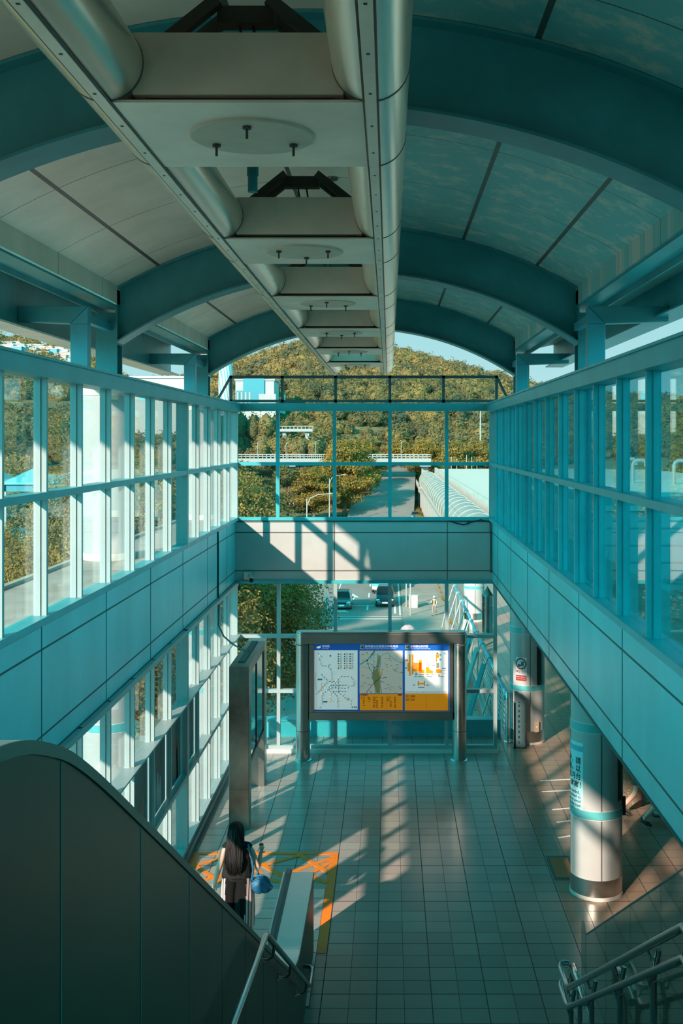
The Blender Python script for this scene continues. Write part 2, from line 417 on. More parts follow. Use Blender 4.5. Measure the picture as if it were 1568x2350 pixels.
# ------------------------------------------------------------------ roof
XC, R0, ZC0 = -.62, 6.19, E - 3.69
def arc(R, off): return ZC0 + math.sqrt(R*R - off*off)
HS = 3.45
def roof_surface():
    Ru, Rt = R0 + .72, R0 + .82
    n = 36; y0, y1 = -4.4, 25.2
    vs, fs, uvs = [], [], []
    offs = [-HS + 2*HS*i/n for i in range(n+1)]
    for R in (Ru, Rt):
        for o in offs:
            for y in (y0, y1): vs.append((XC+o, y, arc(R, o)))
    b = MB(); 
    for i in range(n):
        a = 2*i; fs.append((a, a+1, a+3, a+2)); q = 2*(n+1) + a; fs.append((q+2, q+3, q+1, q))
    fs.append((0, 2*(n+1), 2*(n+1)+1, 1)); fs.append((2*n, 2*n+1, 2*(n+1)+2*n+1, 2*(n+1)+2*n))
    for i in range(n):
        fs.append((2*i, 2*i+2, 2*(n+1)+2*i+2, 2*(n+1)+2*i)); fs.append((2*i+1, 2*(n+1)+2*i+1, 2*(n+1)+2*i+3, 2*i+3))
    b.add(vs, fs)
    # fascia strips down to the eave beams and the covering over them
    for sg in (-1, 1):
        x = XC + sg*HS; zt = arc(Ru, HS)
        b.box(x, x+sg*.05, y0, y1, E+2.03, zt+.06)
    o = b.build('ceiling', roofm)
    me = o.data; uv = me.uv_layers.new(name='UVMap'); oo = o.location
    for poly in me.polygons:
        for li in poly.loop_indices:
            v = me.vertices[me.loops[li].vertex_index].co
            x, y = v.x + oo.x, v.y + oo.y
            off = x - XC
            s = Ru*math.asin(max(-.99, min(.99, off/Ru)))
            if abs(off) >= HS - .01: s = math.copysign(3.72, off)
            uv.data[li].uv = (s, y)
    tag(o, 'barrel vaulted ceiling of pale panels with dark joints', 'ceiling', kind='structure')
roof_surface()
def roof_arch(y, label):
    a = thing('roof_arch', label, 'roof arch', (XC, y, E+1.3), 'curved steel roof arches')
    n = 32; offs = [-HS + 2*HS*i/n for i in range(n+1)]
    def strip(mb, Ra, Rb, ya, yb):
        vs = []
        for o in offs:
            vs += [(XC+o, ya, arc(Ra, o)), (XC+o, yb, arc(Ra, o)), (XC+o, yb, arc(Rb, o)), (XC+o, ya, arc(Rb, o))]
        fs = [(0,1,2,3), tuple(4*n+i for i in (3,2,1,0))]
        for i in range(n):
            for j in range(4): fs.append((4*i+j, 4*(i+1)+j, 4*(i+1)+(j+1)%4, 4*i+(j+1)%4))
        mb.add(vs, fs)
    w = MB(); strip(w, R0+.02, R0+.70, y-.015, y+.015); w.build('web', steelpaint, a, smooth=True)
    w = MB(); strip(w, R0, R0+.025, y-.20, y+.20); w.build('bottom_flange', steelpaint, a, smooth=True)
    w = MB(); strip(w, R0+.69, R0+.715, y-.16, y+.16); w.build('top_flange', steelpaint, a, smooth=True)
    for sg in (-1, 1):
        w = MB(); x = XC + sg*(HS+.012); w.box(x-.012, x+.012, y-.2, y+.2, E+1.42, E+2.24); w.build('end_plate', steelpaint, a)
    return a
roof_arch(8.3, 'nearest curved steel roof arch, its broad flange crossing the top of view')
roof_arch(16.5, 'middle curved steel roof arch with one sunlit flange end on the left')
roof_arch(24.7, 'farthest curved steel roof arch framing the sky over the end window')
def eave(label, xo, xi, sg, zb, flange_m):
    a = thing('eave_beam', label, 'beam', (xo, 10, E+zb), 'steel eave beams')
    y0, y1 = -4.4, 25.2
    w = MB(); w.box(xo-.015, xo+.015, y0, y1, E+zb+.02, E+2.24); w.build('web', steelpaint, a)
    w = MB(); w.box(xo-.20, xo+.20, y0, y1, E+zb, E+zb+.025); w.build('bottom_flange', flange_m, a)
    w = MB(); w.box(xi-.16, xi+.16, y0, y1, E+1.97, E+2.0); w.box(xi+sg*.14, xi+sg*.16, y0, y1, E+1.90, E+1.97); w.build('inner_flange', steelpaint, a)
    w = MB(); w.prism([(xi, E+2.0), (xi, E+2.06), (xo+sg*.25, E+2.31), (xo+sg*.25, E+2.24)], 'y', y0, y1); w.build('cover_plate', soffit, a)
    return a
eave('long blue steel eave beam with a pale bottom flange on the left', -5.06, XC-3.60, -1, 1.48, soffit)
eave('long blue steel eave beam along the right side', 3.82, XC+3.60, 1, 1.66, steelpaint2)
def steel_column(x, y, sg, z0, label):
    a = thing('steel_column', label, 'column', (x, y, E+z0), 'steel roof columns with bracket arms')
    w = MB(); w.box(x-.03, x+.03, y-.14, y+.14, E+z0, E+1.9); w.box(x-.16, x+.16, y-.165, y-.14, E+z0, E+1.9); w.box(x-.16, x+.16, y+.14, y+.165, E+z0, E+1.9)
    w.build('shaft', steelpaint, a)
    # elbow: post and arm with a mitre, tied back to the shaft
    xo, xe, yf = (-4.21, -5.04, y-1.55) if sg < 0 else (2.82, 3.80, y-1.55)
    w = MB(); w.box(xo-.12, xo+.12, yf-.16, yf, E+z0, E+1.57); w.prism([(xo-sg*.12, E+1.57), (xo+sg*.12, E+1.57), (xo-sg*.12, E+1.81)], 'y', yf-.16, yf); w.box(xo-.05, xo+.05, yf, y-.16, E+1.62, E+1.74)
    w.build('bracket_post', steelpaint2, a, bevel=.008)
    w = MB(); w.prism([(xo-sg*.115, E+1.81), (xo+sg*.125, E+1.57), (xe, E+1.60), (xe, E+1.81)], 'y', yf-.16, yf)
    w.build('bracket_arm', steelpaint, a, bevel=.008)
    return a
for sg, side in ((-1, 'left'), (1, 'right')):
    for y, d in ((16.5, 'nearer'), (24.7, 'farther')):
        x = XC + sg*3.62
        z0 = .92 if sg < 0 else -2.0
        steel_column(x, y, sg, z0, '%s blue steel roof column with a bracket arm on the %s' % (d, side))

# ------------------------------------------------------------------ overhead services trunk
def trunk():
    t = thing('overhead_service_trunk', 'long suspended metal services trunk with two rounded side ducts', 'trunk', (-.835, 10, E+1.84))
    zc, r = E+2.075, .215
    for x, lab in ((-1.57, None), (-.10, None)):
        w = MB(); ys = -6.
        w.tube([(x, -6, zc), (x, 31, zc)], r, 40)
        k = -6 + 2.05*0
        for i in range(-6, 7):
            for d in (0., 1.42):
                yy = 6.0 + 4.1*i + d
                if -6 < yy < 31: w.tube([(x, yy-.01, zc), (x, yy+.01, zc)], r+.003, 40, 1)
        s = w.build('side_duct', [trunk_m, seam], t, smooth=True)
        w = MB(); w.box(x-.032, x+.032, -6, 31, zc-r-.018, zc-r+.012); w.box(x-.045, x-.036, -6, 31, zc-r-.010, zc-r+.014, 1); w.box(x+.036, x+.045, -6, 31, zc-r-.010, zc-r+.014, 1)
        for i in range(60): w.box(x-.008, x+.008, -5.6+i*.6, -5.584+i*.6, zc-r-.021, zc-r-.017, 1)
        w.build('light_strip', [plate_m, black], s)
    for k in range(-2, 7):
        y0 = 6.0 + 4.1*k
        if y0 + 1.42 > 31.2: continue
        w = MB(); w.box(-1.57, -.10, y0, y0+1.42, E+1.855, E+1.87); p = w.build('cross_panel', plate_m, t)
        w = MB(); w.box(-1.42, -.25, y0+.02, y0+1.40, E+1.905, E+2.25); w.box(-1.36, -.31, y0+.08, y0+1.34, E+1.87, E+1.905, 1)
        w.build('cross_box', [box_m, brown_d], t, bevel=.006)
        w = MB(); w.lathe([(.0005, E+1.838), (.370, E+1.838), (.378, E+1.843), (.378, E+1.855)], -.835, y0+.66, 48); cv = w.build('round_cover', cream, p)
        for dx, dy in ((0, .26) if k % 2 else (0, -.26), (-.24, .13 if not k % 2 else -.13), (.24, .13 if not k % 2 else -.13)):
            w = MB(); w.cyl((-.835+dx, y0+.66+dy, E+1.838), (-.835+dx, y0+.66+dy, E+1.765), .008, 8); w.cyl((-.835+dx, y0+.66+dy, E+1.838), (-.835+dx, y0+.66+dy, E+1.822), .026, 10)
            w.build('hook', brown_d, p)
        if k < 5:
            yb = y0 + .25
            w = MB()
            for yy in (yb, yb+.28):
                w.bar((-1.32, yy, E+2.25), (-.98, yy, E+2.52), .07, .07); w.bar((-.35, yy, E+2.25), (-.69, yy, E+2.52), .07, .07)
            w.bar((-1.0, yb+.14, E+2.47), (-.67, yb+.14, E+2.47), .12, .1)
            for dx in (-.88, -.80): w.tube([(dx, yb+.14, E+2.45), (dx+.02, yb+.14, E+2.32), (dx, yb+.14, E+2.25)], .008, 6)
            w.build('hanger_frame', brown_d, t)
trunk()
w = MB(); w.cyl((-1.17, 9.35, E+2.12), (-1.17, 9.35, E+2.92+.25), .042, 14); w.cyl((-1.17, 9.35, E+2.26), (-1.17, 9.35, E+2.34), .05, 14); w.cyl((-1.17, 9.35, E+3.14), (-1.17, 9.35, E+3.17), .07, 14)
tag(w.build('drain_pipe', steelpaint, smooth=True), 'short blue vertical pipe dropping from the ceiling beside the trunk', 'pipe')
w = MB(); zz = arc(R0+.72, .08); w.lathe([(.03, zz-.035), (.07, zz-.03), (.075, zz-.002)], -.70, 13.4, 20)
tag(w.build('smoke_detector', steel_dark, smooth=True), 'small round detector on the ceiling above the hanger frame', 'detector')
# ================================================================== columns, signs, furniture
_txt = {}
def text_mesh(s, size, bold=0.0):
    cu = bpy.data.curves.new('t', 'FONT'); cu.body = s; cu.size = size; cu.resolution_u = 2; cu.offset = bold
    o = bpy.data.objects.new('t', cu); COL.objects.link(o)
    dg = bpy.context.evaluated_depsgraph_get(); dg.update()
    me = bpy.data.meshes.new_from_object(o.evaluated_get(dg))
    vs = [tuple(v.co) for v in me.vertices]; fs = [tuple(p.vertices) for p in me.polygons]
    bpy.data.objects.remove(o); bpy.data.curves.remove(cu); bpy.data.meshes.remove(me)
    return vs, fs
class Flat:
    """flat artwork (u right, v up, metres) later mapped onto a plane or round a column"""
    def __init__(s): s.q = []
    def poly(s, pts, mi, lay=1): s.q.append(([(p[0], p[1]) for p in pts], [tuple(range(len(pts)))], mi, lay)); return s
    def rect(s, u0, v0, u1, v1, mi, lay=1):
        u0, u1 = min(u0, u1), max(u0, u1); v0, v1 = min(v0, v1), max(v0, v1)
        n = max(1, int((u1-u0)/.04)) if getattr(s, 'fine', False) else 1
        for i in range(n):
            a, b = u0+(u1-u0)*i/n, u0+(u1-u0)*(i+1)/n; s.poly([(a,v0),(b,v0),(b,v1),(a,v1)], mi, lay)
        return s
    def disc(s, u, v, r, mi, lay=1, n=20, ry=None): return s.poly([(u+r*math.cos(2*PI*i/n), v+(ry or r)*math.sin(2*PI*i/n)) for i in range(n)], mi, lay)
    def ring(s, u, v, r0, r1, mi, lay=1, n=40):
        vs = []; fs = []
        for i in range(n):
            a = 2*PI*i/n; vs += [(u+r0*math.cos(a), v+r0*math.sin(a)), (u+r1*math.cos(a), v+r1*math.sin(a))]
        for i in range(n):
            j = (i+1) % n; fs.append((2*i, 2*i+1, 2*j+1, 2*j))
        s.q.append((vs, fs, mi, lay)); return s
    def line(s, pts, w, mi, lay=1):
        for i in range(len(pts)-1):
            a, b = Vector(pts[i]), Vector(pts[i+1]); d = b - a
            if d.length < 1e-6: continue
            d.normalize(); n = Vector((-d.y, d.x))*w/2; a = a - d*w/2*.8; b = b + d*w/2*.8
            s.poly([a-n, b-n, b+n, a+n], mi, lay)
        return s
    def text(s, t, u, v, size, mi, lay=2, align='l', bold=0., sx=1.):
        vs, fs = text_mesh(t, size, bold)
        if not vs: return s
        xs = [p[0] for p in vs]; w = max(xs)*sx
        du = u - (w if align == 'r' else w/2 if align == 'c' else 0)
        s.q.append(([(p[0]*sx+du, p[1]+v) for p in vs], fs, mi, lay)); return s
    def plane(s, X0, Y, Z0, step=.0008):
        m = MB()
        for vs, fs, mi, lay in s.q: m.add([(X0+u, Y-step*lay, Z0+v) for u, v in vs], fs, mi)
        return m
    def wrap(s, cx, cy, r, ang, Z0, step=.0012):
        m = MB()
        for vs, fs, mi, lay in s.q:
            m.add([(cx+(r+step*lay)*math.cos(ang+u/r), cy+(r+step*lay)*math.sin(ang+u/r), Z0+v) for u, v in vs], fs, mi)
        return m
red = M('sign_red', (.36,.03,.035), .45); ink = M('sign_ink', (.02,.02,.022), .5); signteal = M('sign_teal', (.02,.16,.19), .45)
paper = M('sign_paper', (.80,.81,.80), .4); skyfilm = M('pale_blue_film', (.42,.74,.78), .35)
blue = M('sign_blue', (.008,.10,.42), .35); maporange = M('map_orange', (.97,.30,.005), .4); maptan = M('map_tan', (.56,.50,.42), .45)
mapgreen = M('map_green', (.22,.20,.06), .5); mapcyan = M('map_cyan', (.10,.42,.52), .45); mapgrey = M('map_grey', (.36,.33,.30), .5); mapred = M('map_red', (.62,.16,.07), .5)
mapwhite = M('map_white', (.84,.85,.84), .35); mapsky = M('map_sky_blue', (.45,.70,.78), .4)

def backlit(m, k):
    nt = m.node_tree; p = next(n for n in nt.nodes if n.type == 'BSDF_PRINCIPLED')
    p.inputs['Emission Color'].default_value = p.inputs['Base Color'].default_value; p.inputs['Emission Strength'].default_value = k
    return m
for m_ in (blue, maporange, maptan, mapgreen, mapwhite): backlit(m_, .30)
def round_column(name, x, y, z0, z1, label, base=True, rings=True, group='round clad columns', seam_ang=-88):
    c = thing(name, label, 'column', (x, y, z0), group)
    r = .385
    zb = z0
    if base:
        w = MB(); w.lathe([(r+.012, z0), (r+.012, z0+.05), (r-.002, z0+.055)], x, y, 48); w.build('base_trim', trimc, c, smooth=True)
        w = MB(); w.lathe([(r+.004, z0+.05), (r+.004, z0+.30)], x, y, 48); w.build('steel_skirt', steel, c, smooth=True); zb = z0+.30
    w = MB(); w.lathe([(r, zb), (r, z1)], x, y, 64)
    for a in (seam_ang, seam_ang+90, seam_ang+180, seam_ang+270):
        a = math.radians(a); w.arcband(x, y, r-.01, r+.003, a-.022, a+.022, zb, z1, 2, 1)
    w.build('cladding', [white, seam], c, smooth=True)
    if rings:
        for z in (-5.55, -4.27):
            if z0 < E+z < z1:
                w = MB(); w.lathe([(r+.001, E+z-.06), (r+.007, E+z-.055), (r+.007, E+z+.055), (r+.001, E+z+.06)], x, y, 64)
                w.lathe([(r+.001, E+z+.06), (r+.006, E+z+.068), (r+.001, E+z+.075)], x, y, 64, 1); w.lathe([(r+.001, E+z-.075), (r+.006, E+z-.068), (r+.001, E+z-.06)], x, y, 64, 1)
                w.build('ring_band', [tealring, trimc], c, smooth=True)
    return c
XR_C = 3.12
near_col = round_column('round_column', XR_C, 16.4, 0, E-2.75, 'nearest round white column on the right, with black lettering and a steel skirt', seam_ang=-89)
far_col = round_column('round_column', XR_C, 24.6, 0, E-2.75, 'round white column on the right bearing a red no-eating sign', seam_ang=-87)
out_col = round_column('round_column', 3.2, 41, 0, 3.72, 'sunlit round white column outside beyond the end window, behind the steel pipe')
for c, y, a0, z0, z1 in ((near_col, 16.4, -46, -5.36, -4.35), (far_col, 24.6, -63, -5.48, -4.36)):
    w = MB(); w.arcband(XR_C, y, .386, .394, math.radians(a0), math.radians(a0+52), E+z0, E+z1, 12); w.build('dark_panel', dark_panel, c, smooth=True)
w = MB(); w.box(XR_C+.36, XR_C+.42, 16.28, 16.34, E-5.62, E-5.35); w.build('switch_box', black, near_col)
left_low = round_column('round_column', -4.22, 16.4, 0, E-2.75, 'white round column outside the lower left glazing, nearer one', base=False)
left_low2 = round_column('round_column', -4.22, 24.4, 0, E-2.75, 'white round column outside the lower left glazing, farther one', base=False)
def upper_col(y, label):
    c = round_column('round_column', -4.22, y, E-1.8, E+.80, label, base=False, rings=False)
    w = MB(); w.lathe([(.387, E-1.8), (.395, E-1.795), (.395, E-1.70), (.387, E-1.69)], -4.22, y, 48); w.build('base_trim', trimc, c, smooth=True)
    w = MB(); w.lathe([(.38, E+.64), (.395, E+.65), (.395, E+.80), (.43, E+.83), (.43, E+.92), (.3, E+.925)], -4.22, y, 48); w.build('capital', soffit, c, smooth=True)
upper_col(16.4, 'sunlit white column standing on the ledge outside the upper left glazing, nearer one')
upper_col(24.6, 'sunlit white column on the ledge outside the upper left glazing, farther one')

# no-eating sticker and boxes on the far column
f = Flat(); f.fine = True
f.rect(-.13, -.30, .13, .22, 0, 1); f.ring(0, .08, .098, .128, 1, 3); f.disc(0, .08, .1, 0, 2)
f.poly([(-.005,.03),(.065,.03),(.075,.125),(.01,.125)], 2, 3); f.line([(.0,.128),(.082,.128)], .012, 2, 3); f.line([(.03,.13),(.042,.165)], .008, 2, 3)
f.disc(-.04, .035, .038, 2, 3, ry=.028); f.rect(-.078, .045, -.004, .066, 2, 3)
f.line([(-.078,.155),(.078,.005)], .026, 1, 4)
f.text('禁止飲食', 0, -.118, .062, 1, 3, 'c', .0012); f.text('No Eating or Drinking', 0, -.145, .026, 2, 3, 'c')
f.rect(-.128, -.30, .128, -.175, 1, 2); f.text('違者依大眾捷運法', 0, -.222, .028, 0, 3, 'c'); f.text('Violators will be fined', 0, -.262, .022, 0, 3, 'c')
st = f.wrap(XR_C, 24.6, .386, math.radians(-118), 1.72).build('no_eating_sign', [paper, red, signteal], far_col)
st['label'] = 'red and white no eating or drinking sign'
for a, ww, z0, z1, m in ((-109, .13, .26, .50, box_m), (-66, .09, .29, .52, M('tan_box', (.55,.40,.26), .4))):
    a = math.radians(a); d = ww/2/.385
    w = MB(); w.arcband(XR_C, 24.6, .38, .425, a-d, a+d, z0, z1, 4); w.arcband(XR_C, 24.6, .42, .428, a-d*.6, a+d*.4, (z0+z1)/2-.01, (z0+z1)/2+.012, 3, 1)
    w.build('wall_box', [m, paper], far_col)
# lettering on the near column
f = Flat(); f.fine = True
f.rect(-.62, -.60, .04, .50, 0, 1); f.rect(-.62, .37, .04, .45, 3, 2); f.poly([(-.62,.30),(-.12,.30),(-.06,.37),(-.62,.37)], 3, 2)
f.poly([(-.34,-.60),(.02,-.60),(.02,-.52),(-.05,-.50),(-.09,-.44),(-.30,-.44)], 2, 2)
for i, s in enumerate(('人潮擁擠時，請', '往中間車道，以', '區域或月台', '，謝謝！')):
    f.text(s, 0., .19-i*.118, .108, 1, 3, 'r', .0016)
for i, s in enumerate(('When crowded,', 'you are advised to', 'move aside to avoid', 'waiting for the train', 'boarding. Thank')):
    f.text(s, -.02 if i in (0, 4) else .0, -.262-i*.064, .066, 1, 3, 'r', .0006)
o = f.wrap(XR_C, 16.4, .386, math.radians(-136), 1.80).build('notice_film', [skyfilm, ink, paper, mapcyan], near_col)
o['label'] = 'pale blue film with black lettering'

# ---- map board -------------------------------------------------------
def map_board():
    Y = 23.07; k = Y/F
    X = lambda px: (px-893)*k
    Z = lambda py: E-(py-1008)*k
    t = thing('map_board', 'wide stainless steel map board on two round posts in front of the end window', 'sign board', (X(875), Y, 0))
    for px in (695, 1055):
        x = X(px); w = MB(); w.lathe([(.150, .0), (.150, Z(1455))], x, Y+.05, 40); p = w.build('post', steel, t, smooth=True)
        w = MB(); w.lathe([(.19, 0), (.19, .012), (.16, .03), (.150, .03)], x, Y+.05, 40); w.build('base_flange', steel_bright, p, smooth=True)
        w = MB(); w.lathe([(.153, .62), (.153, .63)], x, Y+.05, 40); w.build('joint_ring', seam, p)
        w = MB(); w.lathe([(.152, Z(1480)), (.152, Z(1478))], x, Y+.05, 40); w.build('joint_ring', seam, p)
    # top bar with rounded ends
    def stad(x0, x1, r, n=12):
        pts = []
        for i in range(n+1): a = -PI/2 + PI*i/n; pts.append((x1-r + r*math.cos(a), Y+.05 + r*math.sin(a)))
        for i in range(n+1): a = PI/2 + PI*i/n; pts.append((x0+r + r*math.cos(a), Y+.05 + r*math.sin(a)))
        return pts
    w = MB(); w.prism(stad(X(678.5), X(1072), .158), 'z', Z(1475.5), Z(1453)); w.prism(stad(X(680), X(1070.5), .15), 'z', Z(1453), Z(1449)); w.build('top_bar', steel, t, bevel=.008)
    w = MB(); w.box(X(711), X(1039), Y-.06, Y+.16, Z(1652), Z(1634)); w.build('bottom_bar', steel, t, bevel=.008)
    # frame round the display
    w = MB(); w.box(X(711), X(721), Y-.05, Y+.15, Z(1634), Z(1478)); w.box(X(1031), X(1040), Y-.05, Y+.15, Z(1634), Z(1478)); w.box(X(718), X(1033), Y-.05, Y+.0, Z(1634), Z(1631)); w.build('display_frame', steel, t, bevel=.006)
    w = MB(); w.box(X(720), X(1032), Y-.0, Y+.12, Z(1633), Z(1478)); bd = w.build('backing_board', blue, t)
    cx = lambda a: X(700 + a/4.48); cz = lambda a: Z(1465 + a/4.48)
    yb = Y - .001
    # headers
    def badge(f, a):
        f.rect(cx(a), cz(69), cx(a+36), cz(110), 0, 1); f.rect(cx(a+3), cz(72), cx(a+33), cz(107), 1, 2)
        f.text('BR', cx(a+8), cz(88), .026, 0, 3); f.text('01', cx(a+8), cz(104), .026, 0, 3)
    for n_ in range(3):
        f = Flat()
        if n_ == 0:
            f.text('路網圖', cx(176), cz(91), .054, 0, bold=.0); f.text('Route Map', cx(178), cz(109), .030, 0)
            for dy in (0, 17):
                f.poly([(cx(112+dy*.5), cz(92+dy*.55)), (cx(128+dy*.5), cz(84+dy*.3)), (cx(150), cz(80+dy*.3)), (cx(166), cz(70+dy)), (cx(158), cz(84+dy*.9)), (cx(140), cz(93+dy*.6)), (cx(124), cz(94+dy*.6))], 0, 2)
        elif n_ == 1:
            f.text('動物園站位置圖及轉乘資訊', cx(618), cz(92), .054, 0, bold=.0, sx=1.08); f.text('Taipei Zoo Station Location Map and Transfer Information', cx(620), cz(110), .031, 0, sx=.88); badge(f, 571)
        else:
            f.text('動物園站資訊圖', cx(1084), cz(92), .054, 0, bold=.0); f.text('Taipei Zoo Station Information Map', cx(1086), cz(110), .031, 0, sx=.93); badge(f, 1036)
        f.plane(0, yb, 0).build('heading', [mapwhite, brown_d], bd)
    # route map
    f = Flat(); f.rect(cx(97), cz(732), cx(542), cz(122), 0, 0)
    def ln(pts, mi, w=.011, dots=True):
        q = [(cx(a), cz(b)) for a, b in pts]; f.line(q, w, mi, 2)
        if dots:
            for i in range(len(q)-1):
                a, b2 = Vector(q[i]), Vector(q[i+1]); n = max(1, int((b2-a).length/.06))
                for j in range(n+1):
                    p = a.lerp(b2, j/n); f.disc(p.x, p.y, .008, 3, 3, 8)
                    if j < n: f.rect(p.x+.016, p.y-.008, p.x+.045, p.y-.001, 4, 2)
    ln([(142,203),(165,240),(165,283),(230,283),(278,335),(278,440),(278,540),(340,605),(340,718)], 1)
    ln([(230,283),(268,265)], 1); ln([(164,367),(237,440),(315,443),(315,520)], 2); ln([(237,440),(112,580)], 2)
    ln([(150,718),(176,690),(176,575),(222,535),(265,505),(430,515),(465,488),(520,490)], 5); ln([(435,480),(250,485),(250,545),(430,545)], 1)
    ln([(505,490),(505,430),(465,392),(360,392),(347,405),(347,570),(390,575),(395,608),(470,625),(480,660),(475,690)], 1)
    ln([(170,455),(170,560),(205,600)], 6); ln([(285,545),(262,598),(262,660)], 6); ln([(262,640),(320,650),(370,650)], 6, .008)
    ln([(112,345),(112,480),(125,540)], 4, .006, False); ln([(130,150),(150,175),(190,200)], 4, .008)
    f.disc(cx(262), cz(180), .02, 4, 2)
    for i in range(7):
        for a in (345, 408, 464):
            f.disc(cx(a), cz(162+i*24), .017, (2, 4, 1, 2, 4, 6, 1)[i], 2, 10); f.rect(cx(a+14), cz(160+i*24), cx(a+38), cz(155+i*24), 4, 2); f.rect(cx(a+14), cz(170+i*24), cx(a+32), cz(166+i*24), 4, 2)
    f.rect(cx(130), cz(430), cx(180), cz(414), 5, 2); f.rect(cx(184), cz(658), cx(232), cz(646), 7, 2); f.rect(cx(430), cz(638), cx(452), cz(625), 6, 2)
    for a in (480, 503, 520): f.rect(cx(a), cz(714), cx(a+15), cz(700), 4, 2)
    f.plane(0, yb, 0).build('route_map', [mapwhite, mapgrey, mapred, mapwhite, mapgrey, mapcyan, maporange, red], bd)
    # location map
    f = Flat(); f.rect(cx(562), cz(566), cx(1005), cz(126), 0, 0); f.rect(cx(565), cz(738), cx(1005), cz(574), 1, 0)
    f.poly([(cx(a), cz(b)) for a, b in ((757,165),(774,185),(770,260),(755,320),(765,380),(770,470),(775,560),(735,562),(722,490),(690,390),(712,330),(742,300),(752,240))], 2, 1)
    f.line([(cx(a), cz(b)) for a, b in ((745,160),(748,230),(735,290),(705,325),(700,370),(690,400),(718,470),(725,560))], .02, 3, 2)
    f.line([(cx(a), cz(b)) for a, b in ((780,180),(778,260),(765,330),(770,400),(778,500),(790,560))], .016, 3, 2)
    f.line([(cx(a), cz(b)) for a, b in ((565,268),(640,225),(690,165),(715,128))], .03, 3, 2); f.line([(cx(a), cz(b)) for a, b in ((640,225),(660,300),(700,360))], .016, 3, 2)
    f.line([(cx(a), cz(b)) for a, b in ((712,128),(700,200),(712,260),(708,320))], .012, 5, 2); f.line([(cx(a), cz(b)) for a, b in ((630,560),(700,470),(778,400),(785,360))], .01, 4, 3)
    f.line([(cx(a), cz(b)) for a, b in ((785,180),(810,160),(850,150),(890,190),(940,230),(998,250))], .012, 5, 2); f.line([(cx(a), cz(b)) for a, b in ((570,300),(610,290),(640,310),(690,300))], .008, 5, 2)
    f.line([(cx(a), cz(b)) for a, b in ((920,290),(950,310),(930,340),(980,350))], .008, 5, 2)
    for cxx, czz, r in ((592,498,.04),(640,470,.03),(900,520,.05),(880,490,.03)): f.ring(cx(cxx), cz(czz), r-.006, r, 5, 2, 20)
    f.disc(cx(785), cz(348), .026, 1, 3, 10); f.rect(cx(835), cz(300), cx(855), cz(288), 1, 3)
    random.seed(3)
    for i in range(60):
        a, b2 = random.uniform(575, 990), random.uniform(140, 555); f.rect(cx(a), cz(b2), cx(a+random.uniform(8,28)), cz(b2+4), 4 if i % 4 else 6, 3)
    f.poly([(cx(627),cz(142)),(cx(648),cz(166)),(cx(640),cz(150)),(cx(646),cz(148))], 4, 3); f.rect(cx(565), cz(572), cx(1000), cz(569), 4, 2)
    f.text('轉乘資訊', cx(572), cz(590), .04, 4, 2, bold=.0008); f.rect(cx(955), cz(586), cx(998), cz(576), 4, 2)
    for a, wd in ((575,30),(597,26),(645,40),(702,28),(732,26),(785,24),(842,30),(870,26),(918,24)):
        n = 13 if wd < 29 else 6
        for i in range(n):
            if random.random() < .82: f.rect(cx(a), cz(600+i*9), cx(a+random.uniform(wd*.5, wd)), cz(604+i*9), 4, 2)
    for a in (700, 840): f.line([(cx(a), cz(596)), (cx(a), cz(722))], .003, 4, 2)
    f.plane(0, yb, 0).build('location_map', [maptan, maporange, mapgreen, mapsky, ink, paper, mapcyan], bd)
    # station map
    f = Flat(); f.rect(cx(1028), cz(566), cx(1472), cz(126), 0, 0); f.rect(cx(1028), cz(740), cx(1472), cz(568), 1, 0)
    R_ = lambda a, b2, c, d, m=1: f.rect(cx(a), cz(d), cx(c), cz(b2), m, 2)
    R_(1070,165,1087,385); R_(1098,165,1116,370); R_(1055,250,1070,340); R_(1116,248,1200,340); R_(1172,222,1203,360); R_(1200,322,1230,360); R_(1030,215,1064,235)
    R_(1117,258,1160,275,0); R_(1117,290,1142,308,0)
    f.poly([(cx(a), cz(b2)) for a, b2 in ((1243,292),(1275,292),(1278,318),(1318,336),(1318,360),(1243,360))], 1, 2)
    R_(1346,162,1378,200); R_(1346,200,1360,242); R_(1350,250,1378,305,4)
    f.poly([(cx(a), cz(b2)) for a, b2 in ((1346,318),(1370,312),(1405,326),(1405,352),(1375,362),(1346,352))], 1, 2)
    f.ring(cx(1156), cz(208), .014, .018, 3, 2, 16)
    R_(1160,438,1174,488); R_(1222,438,1236,488); R_(1174,458,1222,472)
    for a, b2, c, d in ((1385,162,1402,176),(1385,210,1402,226),(1136,352,1153,364),(1034,296,1048,312),(1370,370,1388,384),(1272,270,1284,284)): R_(a, b2, c, d, 2)
    R_(1352,148,1372,158,3)
    for x0, x1, y0 in ((1126,1152,398),(1162,1222,398),(1256,1308,398),(1372,1430,398),(1166,1228,508),(1180,1226,376),(1130,1160,376),(1250,1280,376),(1300,1320,376),(1410,1450,312),(1310,1336,280),(1248,1278,484),(1110,1136,484)):
        q = x0
        while q < x1: f.rect(cx(q), cz(y0), cx(min(x1, q+7)), cz(y0-8), 3, 2); q += 9
    for a in range(12):
        f.rect(cx(1036+a*36), cz(556), cx(1046+a*36), cz(548), (2,3,2,5)[a % 4], 2); f.rect(cx(1050+a*36), cz(554), cx(1066+a*36), cz(549), 3, 2)
    f.rect(cx(1408), cz(360), cx(1463), cz(358), 3, 2); f.rect(cx(1408), cz(330), cx(1463), cz(328), 3, 2)
    f.poly([(cx(1426),cz(146)),(cx(1449),cz(172)),(cx(1440),cz(154)),(cx(1448),cz(152))], 3, 3)
